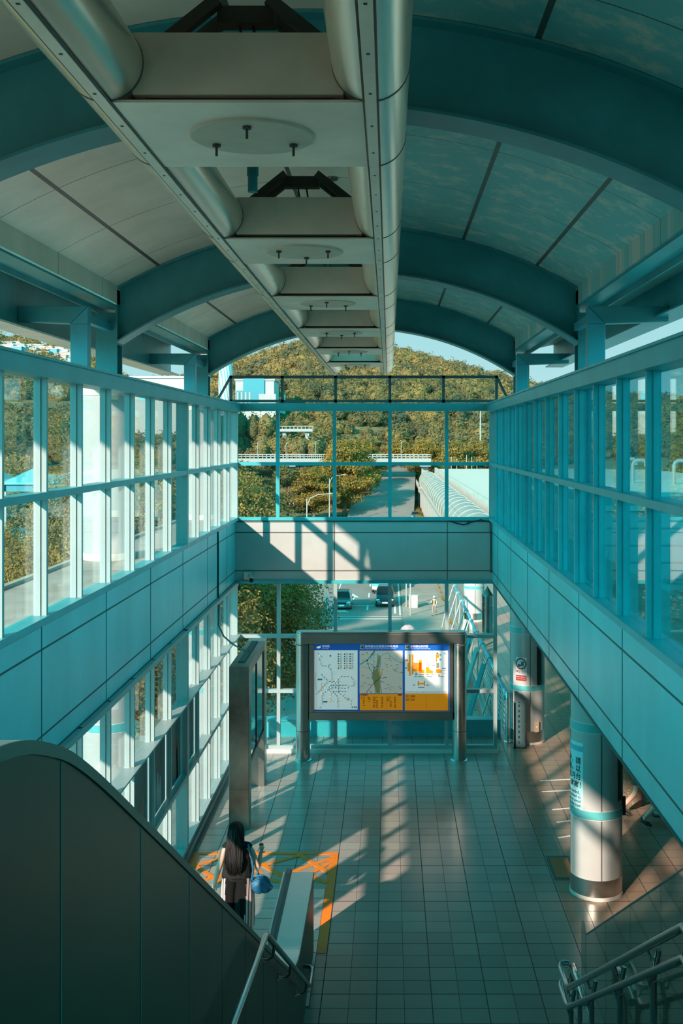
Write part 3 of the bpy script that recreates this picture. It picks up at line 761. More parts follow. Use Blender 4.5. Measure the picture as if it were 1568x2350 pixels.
    for i, b2 in ((0, 604), (1, 638)):
        f.text('出口%d' % (i+1), cx(1036), cz(b2), .056, 3, 2, bold=.001, sx=.62); f.text(('動物園', '新光路')[i], cx(1088), cz(b2-6), .034, 3, 2, bold=.0006); f.rect(cx(1088), cz(b2), cx(1128), cz(b2-4), 3, 2)
    f.line([(cx(1249), cz(580)), (cx(1249), cz(724))], .004, 3, 2)
    f.plane(0, yb, 0).build('station_map', [mapwhite, maporange, mapcyan, ink, mapgrey, mapred], bd)
map_board()

# ---- display case on the left -------------------------------------------
def display_case():
    x0, x1 = -2.785, -2.44
    t = thing('display_case', 'tall brushed steel display case with glass side near the left glazing', 'display case', ((x0+x1)/2, 20.3, 0))
    zt = E-3.96
    w = MB(); w.box(x0, x1, 18.95, 19.30, 0, zt); w.box(x0-.002, x1+.002, 18.948, 19.302, .70, .712, 1); p = w.build('front_post', [steel_dark2, seam], t, bevel=.01)
    w = MB(); w.box(x0, x1, 21.35, 21.72, 0, zt); w.build('rear_post', steel, t, bevel=.01)
    w = MB(); w.box(x0, x1, 19.30, 21.35, zt-.16, zt); w.box(x0+.10, x1-.12, 19.35, 21.3, zt, zt+.02, 1); w.build('top_beam', [steel_dark2, seam], t, bevel=.008)
    w = MB(); w.box(x0+.06, x1-.06, 19.30, 21.35, 1.10, zt-.16); w.build('display_panel', black_g, t)
    for y0, y1 in ((19.32, 20.2), (20.24, 21.33)):
        w = MB(); w.box(x1-.035, x1-.025, y0, y1, 1.14, zt-.2); w.build('glass_door', glass_r, t)
    w = MB(); w.box(x1-.06, x1-.01, 19.3, 21.35, 1.06, 1.12); w.box(x1-.06, x1-.01, 20.2, 20.24, 1.12, zt-.18); w.build('door_frame', steel_dark, t)
    f = MB()
    for i in range(14):
        z = 1.35 + i*.06 + (i//5)*.12; f.box(x1-.0585, x1-.056, 19.45, 19.75 + .12*(i % 3), z, z+.022)
    f.build('lettering', mapcyan, t)
steel_dark2 = M('bronze_steel', (.36,.31,.265), .33, 1., var=.35, vs=1.3, col2=(.17,.145,.125))
display_case()
w = MB(); pts = [(XL+.012, 21.25, E-1.72), (XL+.018, 21.25, E-2.2), (XL+.016, 21.25, E-2.7), (XL+.018, 21.25, E-3.2), (XL+.02, 21.22, E-3.62), (-3.2, 21.1, E-3.82), (-3.0, 20.9, E-3.93), (-2.8, 20.6, E-3.965), (-2.64, 20.3, E-3.935), (-2.60, 20.25, E-3.95)]
w.tube(pts, .016, 8)
tag(w.build('hanging_cable', black, smooth=True), 'black cable running down the left wall band to the display case', 'cable')
w = MB(); pts = [(1.22, YE-.03, E-1.74), (1.45, YE-.05, E-1.82), (1.62, YE-.05, E-1.86), (1.78, YE-.05, E-1.80), (2.0, YE-.05, E-1.745), (2.2, YE-.04, E-1.80), (2.215, YE-.03, E-2.2), (2.215, YE-.03, E-2.9)]
w.tube(pts, .014, 8); w.tube([(1.72, YE-.05, E-1.76), (1.73, YE-.06, E-1.85)], .01, 6)
tag(w.build('loose_cable', black, smooth=True), 'loose black cable sagging at the right end of the end wall band', 'cable')
# security camera
cx0, cz0 = -3.02, E-2.98
t = thing('security_camera', 'small grey security camera under the left end of the wall band', 'camera', (cx0, YE-.1, cz0-.06))
w = MB(); w.box(cx0-.13, cx0+.03, YE-.06, YE, cz0-.07, cz0+.10); w.build('bracket', trimc, t, bevel=.01)
w = MB(); w.tube([(cx0+.0, YE-.05, cz0+.01), (cx0+.05, YE-.24, cz0-.05)], .05, 16); bd = w.build('housing', box_m, t, smooth=True)
w = MB(); w.tube([(cx0+.05, YE-.235, cz0-.048), (cx0+.058, YE-.27, cz0-.06)], .046, 16); w.build('lens', black_g, bd, smooth=True)
# posters in the lower left glazing
posterm = M('poster_print', (.02,.11,.13), .25, col2=(.10,.075,.065), vs=2.2)
for i, (y, lab) in enumerate(((14.7, 'dark printed poster nearest the escalator in the lower left glazing'), (15.9, 'dark poster with reddish smear, second from the escalator'), (17.1, 'dark poster with pale streaks, third from the escalator'), (18.3, 'dark poster beside the display case, fourth from the escalator'))):
    w = MB(); w.box(XL-.035, XL-.025, y-.53, y+.53, E-5.42, E-4.33)
    random.seed(i); f = Flat()
    w2 = [(random.uniform(-.3,.3), random.uniform(.3,.8)) for _ in range(3)]
    for (u, h) in w2:
        poly = [(y+u-.08, E-5.40), (y+u+.09, E-5.40), (y+u+.07, E-5.4+h*.6), (y+u+.04, E-5.4+h*.8), (y+u+.03, E-5.4+h), (y+u-.03, E-5.4+h), (y+u-.05, E-5.4+h*.78), (y+u-.1, E-5.4+h*.55)]
        w.prism(poly, 'x', XL-.0245, XL-.0235, 1 + i % 2)
    tag(w.build('poster', [posterm, M('poster_rust', (.22,.10,.07), .4), M('poster_pale', (.30,.33,.33), .4)]), lab, 'poster', 'posters in the lower left glazing')
# floor mat by the near column
t = thing('floor_mat', 'rectangular brown mat in a dark metal frame beside the near column', 'mat', (2.74, 17.28, 0))
w = MB(); w.box(2.55, 2.94, 16.80, 17.76, 0, .006); w.build('frame', darkframe, t)
w = MB(); w.box(2.60, 2.89, 16.88, 17.68, .006, .012); w.build('mat_insert', M('brown_mat', (.60,.27,.12), .8, var=.4, vs=30, stretch=(1,12,1)), t)
for i, (px, py, wpx) in enumerate(((1262,1792,54),(1266,1817,56),(1290,1858,40),(1300,1887,32),(1304,1923,22))):
    v = py-1008; Y = F*E/v; x = (px-22-893)*Y/F
    w = MB(); w.bar((x, Y, .002), (x+wpx*Y/F*1.6, Y+.12, .002), .05, .003)
    tag(w.build('floor_line', paper), ('white floor dash farthest along the row by the near column', 'second farthest white floor dash in the row by the near column', 'middle white floor dash in the row by the near column', 'second nearest white floor dash in the row by the near column', 'nearest white floor dash in the row by the near column')[i], 'floor marking', 'white floor dashes')
w = MB(); w.lathe([(.36, 0), (.36, 2.6), (.30, 2.72)], 4.40, 20.4, 40)
tag(w.build('granite_pillar', granite, smooth=True), 'speckled granite pillar behind the near column', 'pillar')
# ================================================================== escalator, stairs, rails
def smooth_profile(pts, n=6):
    out = []
    k = len(pts)
    for i in range(k-1):
        p0, p1, p2, p3 = [Vector(pts[max(0, min(k-1, j))]) for j in (i-1, i, i+1, i+2)]
        for j in range(n):
            t = j/n
            out.append(tuple(.5*((2*p1) + (p2-p0)*t + (2*p0-5*p1+4*p2-p3)*t*t + (3*p1-p0-3*p2+p3)*t**3)))
    out.append(tuple(pts[-1])); return out
PROF = smooth_profile([(-3, -.77), (1.2, -.77), (2.2, -.765), (2.8, -.80), (3.2, -.905), (3.6, -1.085), (4.44, -1.56), (6.5, -2.755), (8.5, -3.915), (10.4, -5.02), (11.1, -5.40), (11.6, -5.62), (12.1, -5.735), (12.7, -5.75), (14.45, -5.75)])
def escalator():
    t = thing('escalator', 'steel clad escalator descending along the left side with a rounded dark side', 'escalator', (-1.9, 8, 0))
    for xa, xb, y_end, face in ((-1.04, -1.0, 14.45, 1), (-2.80, -2.76, 13.6, 0)):
        w = MB(); prof = [(y, E+z) for y, z in PROF if y <= y_end]
        if prof[-1][0] < y_end - .01: prof.append((y_end, E-5.75))
        poly = prof + [(y_end, .0), (2.5, 0.), (-3, 4.6)]
        # panel as strips so the outline stays convex
        vs = []; 
        zb = lambda y: .0 if y > 2.5 else 4.6*(2.5-y)/5.5
        for y, z in prof: vs += [(xa, y, zb(y)), (xb, y, zb(y)), (xb, y, z), (xa, y, z)]
        fs = [(3,2,1,0), tuple(4*(len(prof)-1)+i for i in (0,1,2,3))]
        for i in range(len(prof)-1):
            for j in range(4): fs.append((4*i+j, 4*(i+1)+j, 4*(i+1)+(j+1)%4, 4*i+(j+1)%4))
        w.add(vs, fs)
        if face:
            for k in range(0, 10):
                y = 3.32 + 1.07*(k-3)
                zt = E + np.interp(y, [p[0] for p in PROF], [p[1] for p in PROF])
                w.box(-1.001, -.9985, y-.006, y+.006, .0, zt-.03, 1)
        sp = w.build('side_panel', [cladding, seam], t)
        # deck: flat ledge and curb along the top
        x2, x3 = (-1.25, -1.0) if face else (-2.78, -2.56)
        w = MB(); vs = []
        for y, z in prof: vs += [(x2, y, z-.012), (x3+.006, y, z-.012), (x3+.006, y, z+.012), (x2, y, z+.012)]
        w.add(vs, [(3,2,1,0), tuple(4*(len(prof)-1)+i for i in (0,1,2,3))] + [(4*i+j, 4*(i+1)+j, 4*(i+1)+(j+1)%4, 4*i+(j+1)%4) for i in range(len(prof)-1) for j in range(4)])
        w.build('deck', steel_deck, t)
        if face:
            w = MB(); vs = []
            for y, z in prof: vs += [(-1.0, y, z-.028), (-.992, y, z-.028), (-.992, y, z+.012), (-1.0, y, z+.012)]
            w.add(vs, [(3,2,1,0), tuple(4*(len(prof)-1)+i for i in (0,1,2,3))] + [(4*i+j, 4*(i+1)+j, 4*(i+1)+(j+1)%4, 4*i+(j+1)%4) for i in range(len(prof)-1) for j in range(4)])
            w.build('edge_trim', edge_m, t)
        # handrail on its guide
        xm = -1.335 if face else -2.47
        pts = [(xm, y, z+.035) for y, z in prof] + [(xm, y_end+.07, E-5.75), (xm, y_end+.10, E-5.84), (xm, y_end+.06, E-5.95)]
        w = MB()
        n = 12; sec = [(math.cos(2*PI*i/n)*.043, math.sin(2*PI*i/n)*.028) for i in range(n)]
        vs = []
        for (x, y, z) in pts:
            for a, c in sec: vs.append((x+a, y, z+c))
        fs = [(i*n+j, i*n+(j+1)%n, (i+1)*n+(j+1)%n, (i+1)*n+j) for i in range(len(pts)-1) for j in range(n)] + [tuple(range(n))[::-1], tuple(range((len(pts)-1)*n, len(pts)*n))]
        w.add(vs, fs); w.build('handrail', handrail_m, t, smooth=True)
        # inner skirt under the handrail
        xi = (-1.40, -1.25) if face else (-2.56, -2.41)
        w = MB(); vs = []
        for y, z in prof: vs += [(xi[0], y, max(.0, z-1.0)), (xi[1], y, max(.0, z-1.0)), (xi[1], y, z+.012), (xi[0], y, z+.012)]
        w.add(vs, [(3,2,1,0), tuple(4*(len(prof)-1)+i for i in (0,1,2,3))] + [(4*i+j, 4*(i+1)+j, 4*(i+1)+(j+1)%4, 4*i+(j+1)%4) for i in range(len(prof)-1) for j in range(4)])
        w.build('inner_panel', steel_deck, t)
    # steps
    for k in range(14):
        y1 = 12.8 - .41*k; z = .005 + .2*max(0, k-1)
        w = MB(); w.box(-2.40, -1.41, y1-.41, y1, z-.18 if z > .2 else -.02, z)
        for i in range(20): w.box(-2.39+i*.05, -2.37+i*.05, y1-.40, y1-.01, z, z+.006, 1)
        w.build('step', [steel, seam], t)
    w = MB()
    for k in range(10):
        y = 16.46 - .342*k
        w.box(-2.92, -.965, y-.342+.016, y, .0, .007)
    w.box(-2.93, -.955, 13.04, 16.47, .0, .004, 1)
    w.build('landing_plate', [plate_l, seam], t)
cladding = M('dark_cladding', (.125,.062,.040), .34, .55, var=.12, vs=.8)
plate_l = M('landing_metal', (.58,.55,.52), .38, .6, var=.1, vs=5)
steel_deck = M('deck_steel', (.60,.60,.59), .26, .9, var=.06, vs=3)
edge_m = M('edge_steel', (.20,.16,.13), .4, .8)
handrail_m = M('handrail_rubber', (.02,.05,.06), .28)
escalator()
# orange keep-clear marking
w = MB(); zf, ht = .0015, .0035
mkn = [0]
def mk(a, b, wd):
    mkn[0] += 1; h_ = ht + .0003*mkn[0]; w.bar((a[0], a[1], zf+h_/2), (b[0], b[1], zf+h_/2), wd, h_)
mk((-3.2, 17.87), (-.83, 17.87), .10); mk((-.895, 17.92), (-.895, 14.40), .13); mk((-3.16, 17.92), (-3.16, 15.2), .13)
Ya, Yb = 17.80, 16.58; ym = (Ya+Yb)/2
xs = [-3.1, -2.55, -2.0, -1.45, -.95]
for i in range(4):
    xa, xb = xs[i], xs[i+1]
    if i % 2 == 0: mk((xa, ym+.18), (xb, Ya), .085); mk((xa, ym+.18), (xb, Yb+.1), .085)
    else: mk((xa, Ya), (xb, ym-.12), .085); mk((xa, Yb+.1), (xb, ym+.3), .085)
mk((-3.1, 16.6), (-2.2, 17.3), .085); mk((-2.2, 17.0), (-1.2, 16.5), .085); mk((-1.5, 17.15), (-.95, 17.65), .085); mk((-1.5, 17.15), (-.95, 16.7), .085)
tag(w.build('floor_marking', orange), 'orange zigzag keep-clear marking on the floor around the escalator landing', 'floor marking')
# stairs
def stairs():
    b = MB(); T, R_ = .29, .164
    y, z = 12.15, 0.
    for k in range(14): z += R_; b.box(-.96, 2.30, y-T*(k+1), y-T*k, max(0, z-.5), z)
    yl = y-T*14; b.box(-.96, 2.30, 6.7, yl, z-.35, z)
    for k in range(16): z += (5.0-2.296)/16; b.box(-.96, 2.30, 6.7-T*(k+1), 6.7-T*k, z-.5, z)
    return b
tag(stairs().build('stairs', M('stair_stone', (.20,.18,.165), .5, var=.2, vs=4)), 'dark stone staircase with a landing beside the escalator', 'stairs', kind='structure')
def rail_left():
    t = thing('stair_handrail', 'single steel tube handrail on brackets along the escalator cladding', 'handrail', (-.88, 9, E-4))
    w = MB(); p = [(-.88, 4.6, E-3.1), (-.88, 6.14, E-3.3), (-.88, 7.75, E-3.54), (-.88, 7.86, E-3.575), (-.88, 7.98, E-3.65), (-.88, 12.0, E-6.02), (-.88, 12.1, E-6.06), (-.88, 12.42, E-6.07), (-.89, 12.5, E-6.07), (-.92, 12.54, E-6.07), (-.99, 12.55, E-6.07)]
    w.tube(p, .0225, 16); w.build('tube', steel_tube, t, smooth=True)
    for y in (5.4, 8.35, 9.75, 11.6):
        z = E + np.interp(y, [q[1] for q in p], [q[2]-E for q in p])
        w = MB(); w.tube([(-.995, y, z-.12), (-.93, y, z-.125), (-.89, y, z-.10), (-.88, y, z-.02)], .012, 10); w.cyl((-.998, y, z-.12), (-.985, y, z-.12), .04, 16); w.build('bracket', steel_tube, t, smooth=True)
steel_tube = M('tube_steel', (.46,.52,.53), .2, 1.)
rail_left()
def rail_right():
    t = thing('stair_railing', 'double tube steel stair railing on posts in the bottom right corner', 'railing', (1.95, 9, 0))
    for dz, r in ((0, .031), (-.21, .03)):
        w = MB(); p = [(1.95, 5.0, E-3.16+dz), (1.95, 7.2, E-3.22+dz), (1.95, 7.4, E-3.34+dz), (1.95, 11.8, E-5.94+dz), (1.95, 11.93, E-5.99+dz), (1.95, 12.36, E-6.0+dz), (1.96, 12.44, E-6.0+dz), (2.0, 12.49, E-6.0+dz), (2.06, 12.5, E-6.01+dz)]
        w.tube(p, r, 18); w.build('rail_tube', steel_tube, t, smooth=True)
    for y in (11.9, 10.7, 9.4, 8.2, 6.8):
        z = E + np.interp(y, [5, 7.2, 7.4, 11.8, 11.93], [-3.16, -3.22, -3.34, -5.94, -5.99])
        zb = max(0, min(2.29, (12.15-y)/.29*.164)) if y < 12.1 else 0
        w = MB(); w.cyl((1.99, y, zb-.02), (1.99, y, z-.26), .028, 14); w.cyl((1.99, y, z-.26), (2.03, y, z-.03), .022, 12)
        w.tube([(2.0, y, z-.10), (1.97, y, z-.105), (1.95, y, z-.03)], .012, 8); w.tube([(2.0, y, z-.31), (1.97, y, z-.315), (1.95, y, z-.24)], .012, 8)
        w.build('post', steel_tube, t, smooth=True)
    w = MB(); w.tube([(2.10, 11.7, E-6.05), (2.10, 12.1, E-6.0), (2.10, 12.42, E-6.02), (2.10, 12.5, E-6.08), (2.10, 12.5, E-6.25)], .048, 18); w.cyl((2.10, 12.0, -.0), (2.10, 12.0, E-6.03), .03, 12)
    w.build('end_loop', steel_bright, t, smooth=True)
rail_right()
def glass_balustrade():
    t = thing('glass_balustrade', 'sloping clear glass balustrade panels at the lower right', 'balustrade', (2.36, 10, 0))
    top = lambda y: E - 5.94 + (13.05-y)*.577
    bot = lambda y: max(0.0, min(2.2, (12.15-y)*.565))
    ys = [13.05, 11.85, 10.65, 9.45, 8.25]
    for i in range(4):
        y1, y0 = ys[i]-.006, ys[i+1]+.006
        w = MB(); w.prism([(y0, bot(y0)), (y1, bot(y1)), (y1, top(y1)), (y0, top(y0))], 'x', 2.354, 2.366); w.build('glass_panel', glass_l, t)
        w = MB(); w.bar((2.36, y0, top(y0)+.004), (2.36, y1, top(y1)+.004), .016, .012); w.build('glass_edge', darkframe, t)
    w = MB(); poly = [(13.06, .0), (13.34, .0), (13.34, .78)] + [(13.20+.14*math.cos(a), .80+.16*math.sin(a)) for a in [i*PI/12 for i in range(13)]]
    w.prism(poly, 'x', 2.354, 2.366); w.build('end_panel', glass_l, t)
glass_balustrade()
# ================================================================== people
skin = M('skin', (.66,.40,.30), .5, var=.08, vs=8); hair_m = M('black_hair', (.006,.005,.005), .5, spec=.22, var=.3, vs=30, stretch=(1,1,.1))
def skin_obj(name, pts, edges, radii, mat, parent, sub=2):
    o0 = ORG[parent.name]
    me = bpy.data.meshes.new(name); me.from_pydata([tuple(p) for p in pts], edges, []); me.materials.append(mat)
    o = bpy.data.objects.new(name, me); COL.objects.link(o); o.parent = parent; ORG[o.name] = o0
    sk = o.modifiers.new('skin', 'SKIN'); sk.use_smooth_shade = True; sk.branch_smoothing = .6
    lay = me.skin_vertices[0].data if me.skin_vertices else None
    if lay:
        for i, r in enumerate(radii):
            lay[i].radius = r if isinstance(r, (tuple, list)) else (r, r); lay[i].use_root = (i == 0)
    ss = o.modifiers.new('sub', 'SUBSURF'); ss.levels = sub; ss.render_levels = sub
    # bake to a plain mesh so the surface is fixed
    dg = bpy.context.evaluated_depsgraph_get(); dg.update()
    me2 = bpy.data.meshes.new_from_object(o.evaluated_get(dg)); o.modifiers.clear(); o.data = me2; me2.name = name
    if not me2.materials: me2.materials.append(mat)
    me2.polygons.foreach_set('use_smooth', [True]*len(me2.polygons))
    return o
def person(label, loc, rotz, h, P_, top_c, leg_c, shoe_c, hair='short', group=None, sleeves=.45, skirt=False):
    """P_: pose points in units of a 1.70 m figure facing +Y"""
    s = h/1.70
    root = thing('person', label, 'person', loc, group, rotz=rotz); ORG[root.name] = (0,0,0)
    g = dict(pel=(0,0,.95), wai=(0,0,1.08), che=(0,-.005,1.27), neb=(0,-.01,1.42), nec=(0,.005,1.475), h1=(0,.02,1.545), h2=(0,.02,1.625),
             shL=(-.175,0,1.385), shR=(.175,0,1.385), elL=(-.22,-.03,1.11), elR=(.22,-.03,1.11), wrL=(-.23,.06,.87), wrR=(.23,.06,.87),
             hiL=(-.09,0,.90), hiR=(.09,0,.90), knL=(-.10,.02,.50), knR=(.10,.02,.50), anL=(-.10,-.03,.08), anR=(.10,-.03,.08), toL=(-.11,.13,.035), toR=(.11,.13,.035))
    g.update(P_)
    g = {k: Vector(v)*s for k, v in g.items()}
    hd = g.get('hd', None)
    names = ['pel','wai','che','neb','nec','h1','h2','shL','elL','wrL','shR','elR','wrR','hiL','knL','anL','toL','hiR','knR','anR','toR']
    rad = dict(pel=(.125,.10), wai=(.115,.085), che=(.135,.10), neb=(.075,.06), nec=.05, h1=(.072,.085), h2=(.078,.092), shL=.056, elL=.045, wrL=.031, shR=.056, elR=.045, wrR=.031,
               hiL=.085, knL=.056, anL=.036, toL=.03, hiR=.085, knR=.056, anR=.036, toR=.03)
    pts = [g[n] for n in names]; R_ = [tuple(q*s for q in rad[n]) if isinstance(rad[n], tuple) else (rad[n]*s,)*2 for n in names]
    E_ = [(0,1),(1,2),(2,3),(3,4),(4,5),(5,6),(3,7),(7,8),(8,9),(3,10),(10,11),(11,12),(0,13),(13,14),(14,15),(15,16),(0,17),(17,18),(18,19),(19,20)]
    def add(p, r, par):
        pts.append(Vector(p)); R_.append((r, r)); E_.append((par, len(pts)-1)); return len(pts)-1
    # nose
    f = (P_.get('face') and Vector(P_['face']).normalized()) or Vector((0,1,0))
    add(g['h1'] + f*.098*s + Vector((0,0,.02*s)), .011*s, 5)
    # hands: palm, four fingers, thumb
    for sd, wi, ei in (('L', 9, 8), ('R', 12, 11)):
        d = (g['wr'+sd] - g['el'+sd]).normalized(); side = Vector((1,0,0)) if abs(d.x) < .8 else Vector((0,1,0))
        side = (side - d*side.dot(d)).normalized(); nor = d.cross(side)
        pm = add(g['wr'+sd] + d*.075*s, .028*s, wi)
        base = pts[pm]
        for q, ln in ((-1.5,.060),(-.5,.072),(.5,.068),(1.5,.052)):
            a = add(base + d*.035*s + side*q*.017*s, .0095*s, pm)
            b2 = add(pts[a] + d*ln*.55*s + nor*.012*s, .0085*s, a); add(pts[b2] + d*ln*.4*s + nor*.03*s, .0075*s, b2)
        a = add(g['wr'+sd] + d*.045*s + side*.032*s + nor*.015*s, .011*s, pm); add(pts[a] + d*.035*s + side*.02*s + nor*.02*s, .009*s, a)
    body = skin_obj('body', pts, E_, R_, skin, root)
    # face details
    up = Vector((0,0,1)); rt = f.cross(up)
    for q in (-1, 1):
        w = MB(); w.ball(g['h1'] + up*.045*s + f*.080*s + rt*.030*s*q, .011*s, 0, 1); w.build('eye', black_g, root)
    w = MB(); m0 = g['h1'] - up*.028*s + f*.082*s; w.tube([m0 - rt*.022*s, m0 + f*.004*s, m0 + rt*.022*s], .005*s, 6); w.build('mouth', M('lips', (.40,.16,.13), .5), root)
    for q in (-1, 1): w = MB(); w.ball(g['h1'] + up*.025*s + rt*.080*s*q - f*.005*s, (.014*s,.022*s,.032*s), 0, 1); w.build('ear', skin, root, smooth=True)
    # clothes
    def cloth(name, keys, edges, infl, mat, ends=None):
        pp = [g[k] if isinstance(k, str) else Vector(k)*s for k in keys]
        rr = []
        for k in keys:
            r = rad[k] if isinstance(k, str) else infl['x']
            e = infl.get(k, infl['d']) if isinstance(k, str) else 0
            r = r if isinstance(r, tuple) else (r, r)
            rr.append(tuple((q+e)*s for q in r))
        return skin_obj(name, pp, edges, rr, mat, root)
    lerp = lambda a, b, t: tuple((g[a]*(1-t) + g[b]*t)/s)
    if top_c:
        sL, sR = lerp('shL','elL',sleeves), lerp('shR','elR',sleeves)
        cloth('shirt', ['wai', lerp('wai','pel',.7), 'che', lerp('che','neb',.85), 'shL', sL, 'shR', sR], [(0,1),(0,2),(2,3),(3,4),(4,5),(3,6),(6,7)], {'d': .022, 'x': .062}, top_c)
        # wider hem
    if leg_c:
        aL, aR = lerp('knL','anL',.9), lerp('knR','anR',.9)
        cloth('trousers', ['pel', 'hiL', 'knL', aL, 'hiR', 'knR', aR], [(0,1),(1,2),(2,3),(0,4),(4,5),(5,6)], {'d': .02, 'x': .055}, leg_c)
    for sd in 'LR':
        a, b2 = g['an'+sd], g['to'+sd]
        w = MB(); hd2 = (b2-a); hd2.z = 0; hd2.normalize()
        w.tube([Vector((a.x,a.y,a.z-.035*s)) - hd2*.05*s, Vector((a.x,a.y,a.z-.035*s)), (Vector((a.x,a.y,a.z-.03*s))*.4 + b2*.6), b2 + hd2*.05*s], [.034*s, .045*s, .042*s, .026*s], 12); w.build('shoe', shoe_c, root, smooth=True)
    if hair == 'short':
        w = MB(); c = (g['h1']+g['h2'])/2 - f*.012*s + up*.025*s; w.ball(c, (.092*s,.100*s,.098*s), 0, 3)
        # keep the face clear
        keep = []
        for fc in w.f:
            ctr = sum((Vector(w.v[i]) for i in fc), Vector())/len(fc) - c
            if not (ctr.dot(f) > .02*s and ctr.z < .045*s) and ctr.z > -.075*s: keep.append(fc)
        w.f = keep; w.m = [0]*len(keep)
        o = w.build('hair', hair_m, root, smooth=True, fix=False); sd_ = o.modifiers.new('th', 'SOLIDIFY'); sd_.thickness = .012*s; sd_.offset = 1
    return root, g, s, f
# ---- the woman on the landing ---------------------------------------------
dark_top = M('charcoal_top', (.022,.021,.020), .9, var=.25, vs=12, spec=.12)
pants_m = M('black_trousers', (.009,.009,.009), .9, spec=.08); stripes = stripe_mat('striped_cloth', (.52,.45,.43), (.16,.07,.06), .035, .015, 0, .8)
shoe_d = M('dark_shoes', (.02,.02,.022), .5); white_shoe = M('white_shoes', (.6,.6,.6), .5)
WX, WY = -2.05, 14.72
pose = dict(pel=(0,0,.92), wai=(0,0,1.06), che=(0,0,1.26), neb=(0,-.01,1.41), shL=(-.185,0,1.365), elL=(-.265,-.05,1.08), wrL=(-.335,.01,.84), shR=(.185,0,1.365), elR=(.30,-.02,1.08), wrR=(.315,.20,1.20), h1=(-.02,.03,1.53), h2=(-.025,.03,1.61), face=(.62,.78,-.05), knL=(-.10,.06,.48), anL=(-.11,.0,.08), toL=(-.12,.16,.03), knR=(.10,-.02,.49), anR=(.11,-.14,.08), toR=(.12,.02,.03))
root, g, s, f = person('woman with long black hair, dark sleeveless top and striped loose trousers at the escalator foot', (WX, WY, .008), 0, 1.58, pose, None, None, shoe_d, hair=None)
def loft(name, rings, mat, root, n=40, wob=None, cap=True):
    w = MB(); vs = []
    for k, (cx, cy, z, rx, ry) in enumerate(rings):
        for j in range(n):
            a = 2*PI*j/n; q = 1 + (wob(a, z, k) if wob else 0)
            vs.append(((cx + rx*math.cos(a)*q)*s, (cy + ry*math.sin(a)*q)*s, z*s))
    K = len(rings); fs = [(i*n+j, i*n+(j+1)%n, (i+1)*n+(j+1)%n, (i+1)*n+j) for i in range(K-1) for j in range(n)]
    if cap: fs += [tuple(range(n))[::-1], tuple(range((K-1)*n, K*n))]
    w.add(vs, fs); return w.build(name, mat, root, smooth=True)
fold = lambda a, z, k: .018*math.sin(7*a + 9*z) + .012*math.sin(13*a - 5*z)
top = loft('tank_top', [(0,0,.93,.205,.150),(0,0,.955,.225,.165),(0,0,1.0,.222,.165),(0,0,1.08,.205,.155),(0,0,1.18,.195,.15),(0,0,1.27,.19,.145),(0,0,1.34,.178,.125),(0,-.005,1.39,.14,.10),(0,-.01,1.425,.085,.075)], dark_top, root, wob=fold)
for sd in (-1, 1):
    w = MB(); w.tube([(sd*.10*s, 0, 1.40*s), (sd*.155*s, 0, 1.40*s), (sd*.190*s, 0, 1.37*s)], [.062*s, .056*s, .045*s], 14); w.build('shoulder_seam', dark_top, top, smooth=True)
pleat = lambda a, z, k: .05*math.sin(9*a)*min(1, (1.0-z)*2.5) + .03*math.sin(17*a+1)*min(1, (1.0-z)*2)
def trouser_wide(cx, cy, sd):
    w = MB(); n = 48; vs = []; rings = [(.0,0,.99,.205,.15),(.03*sd,0,.9,.20,.155)]
    return loft('trouser_leg', [(sd*.085,0,.985,.115,.145),(sd*.09,0,.9,.135,.165),(sd*.105,cy*.3,.75,.145,.17),(sd*.115,cy*.6,.5,.145,.175),(sd*.12,cy,.3,.135,.16),(sd*.12,cy,.17,.10,.11),(sd*.115,cy,.13,.065,.07)], [pants_m, stripes], root, n=48, wob=pleat)
for sd, cy in ((-1, .0), (1, -.12)):
    o = trouser_wide(0, cy, sd)
    for p in o.data.polygons:
        c = p.center; 
        if (c.x - sd*.1*s)*sd > .045*s: p.material_index = 1
w = MB(); w.tube([(math.cos(a)*.205*s, math.sin(a)*.152*s, .975*s) for a in [2*PI*i/24 for i in range(25)]], .018*s, 8); w.build('waistband', pants_m, root, smooth=True)
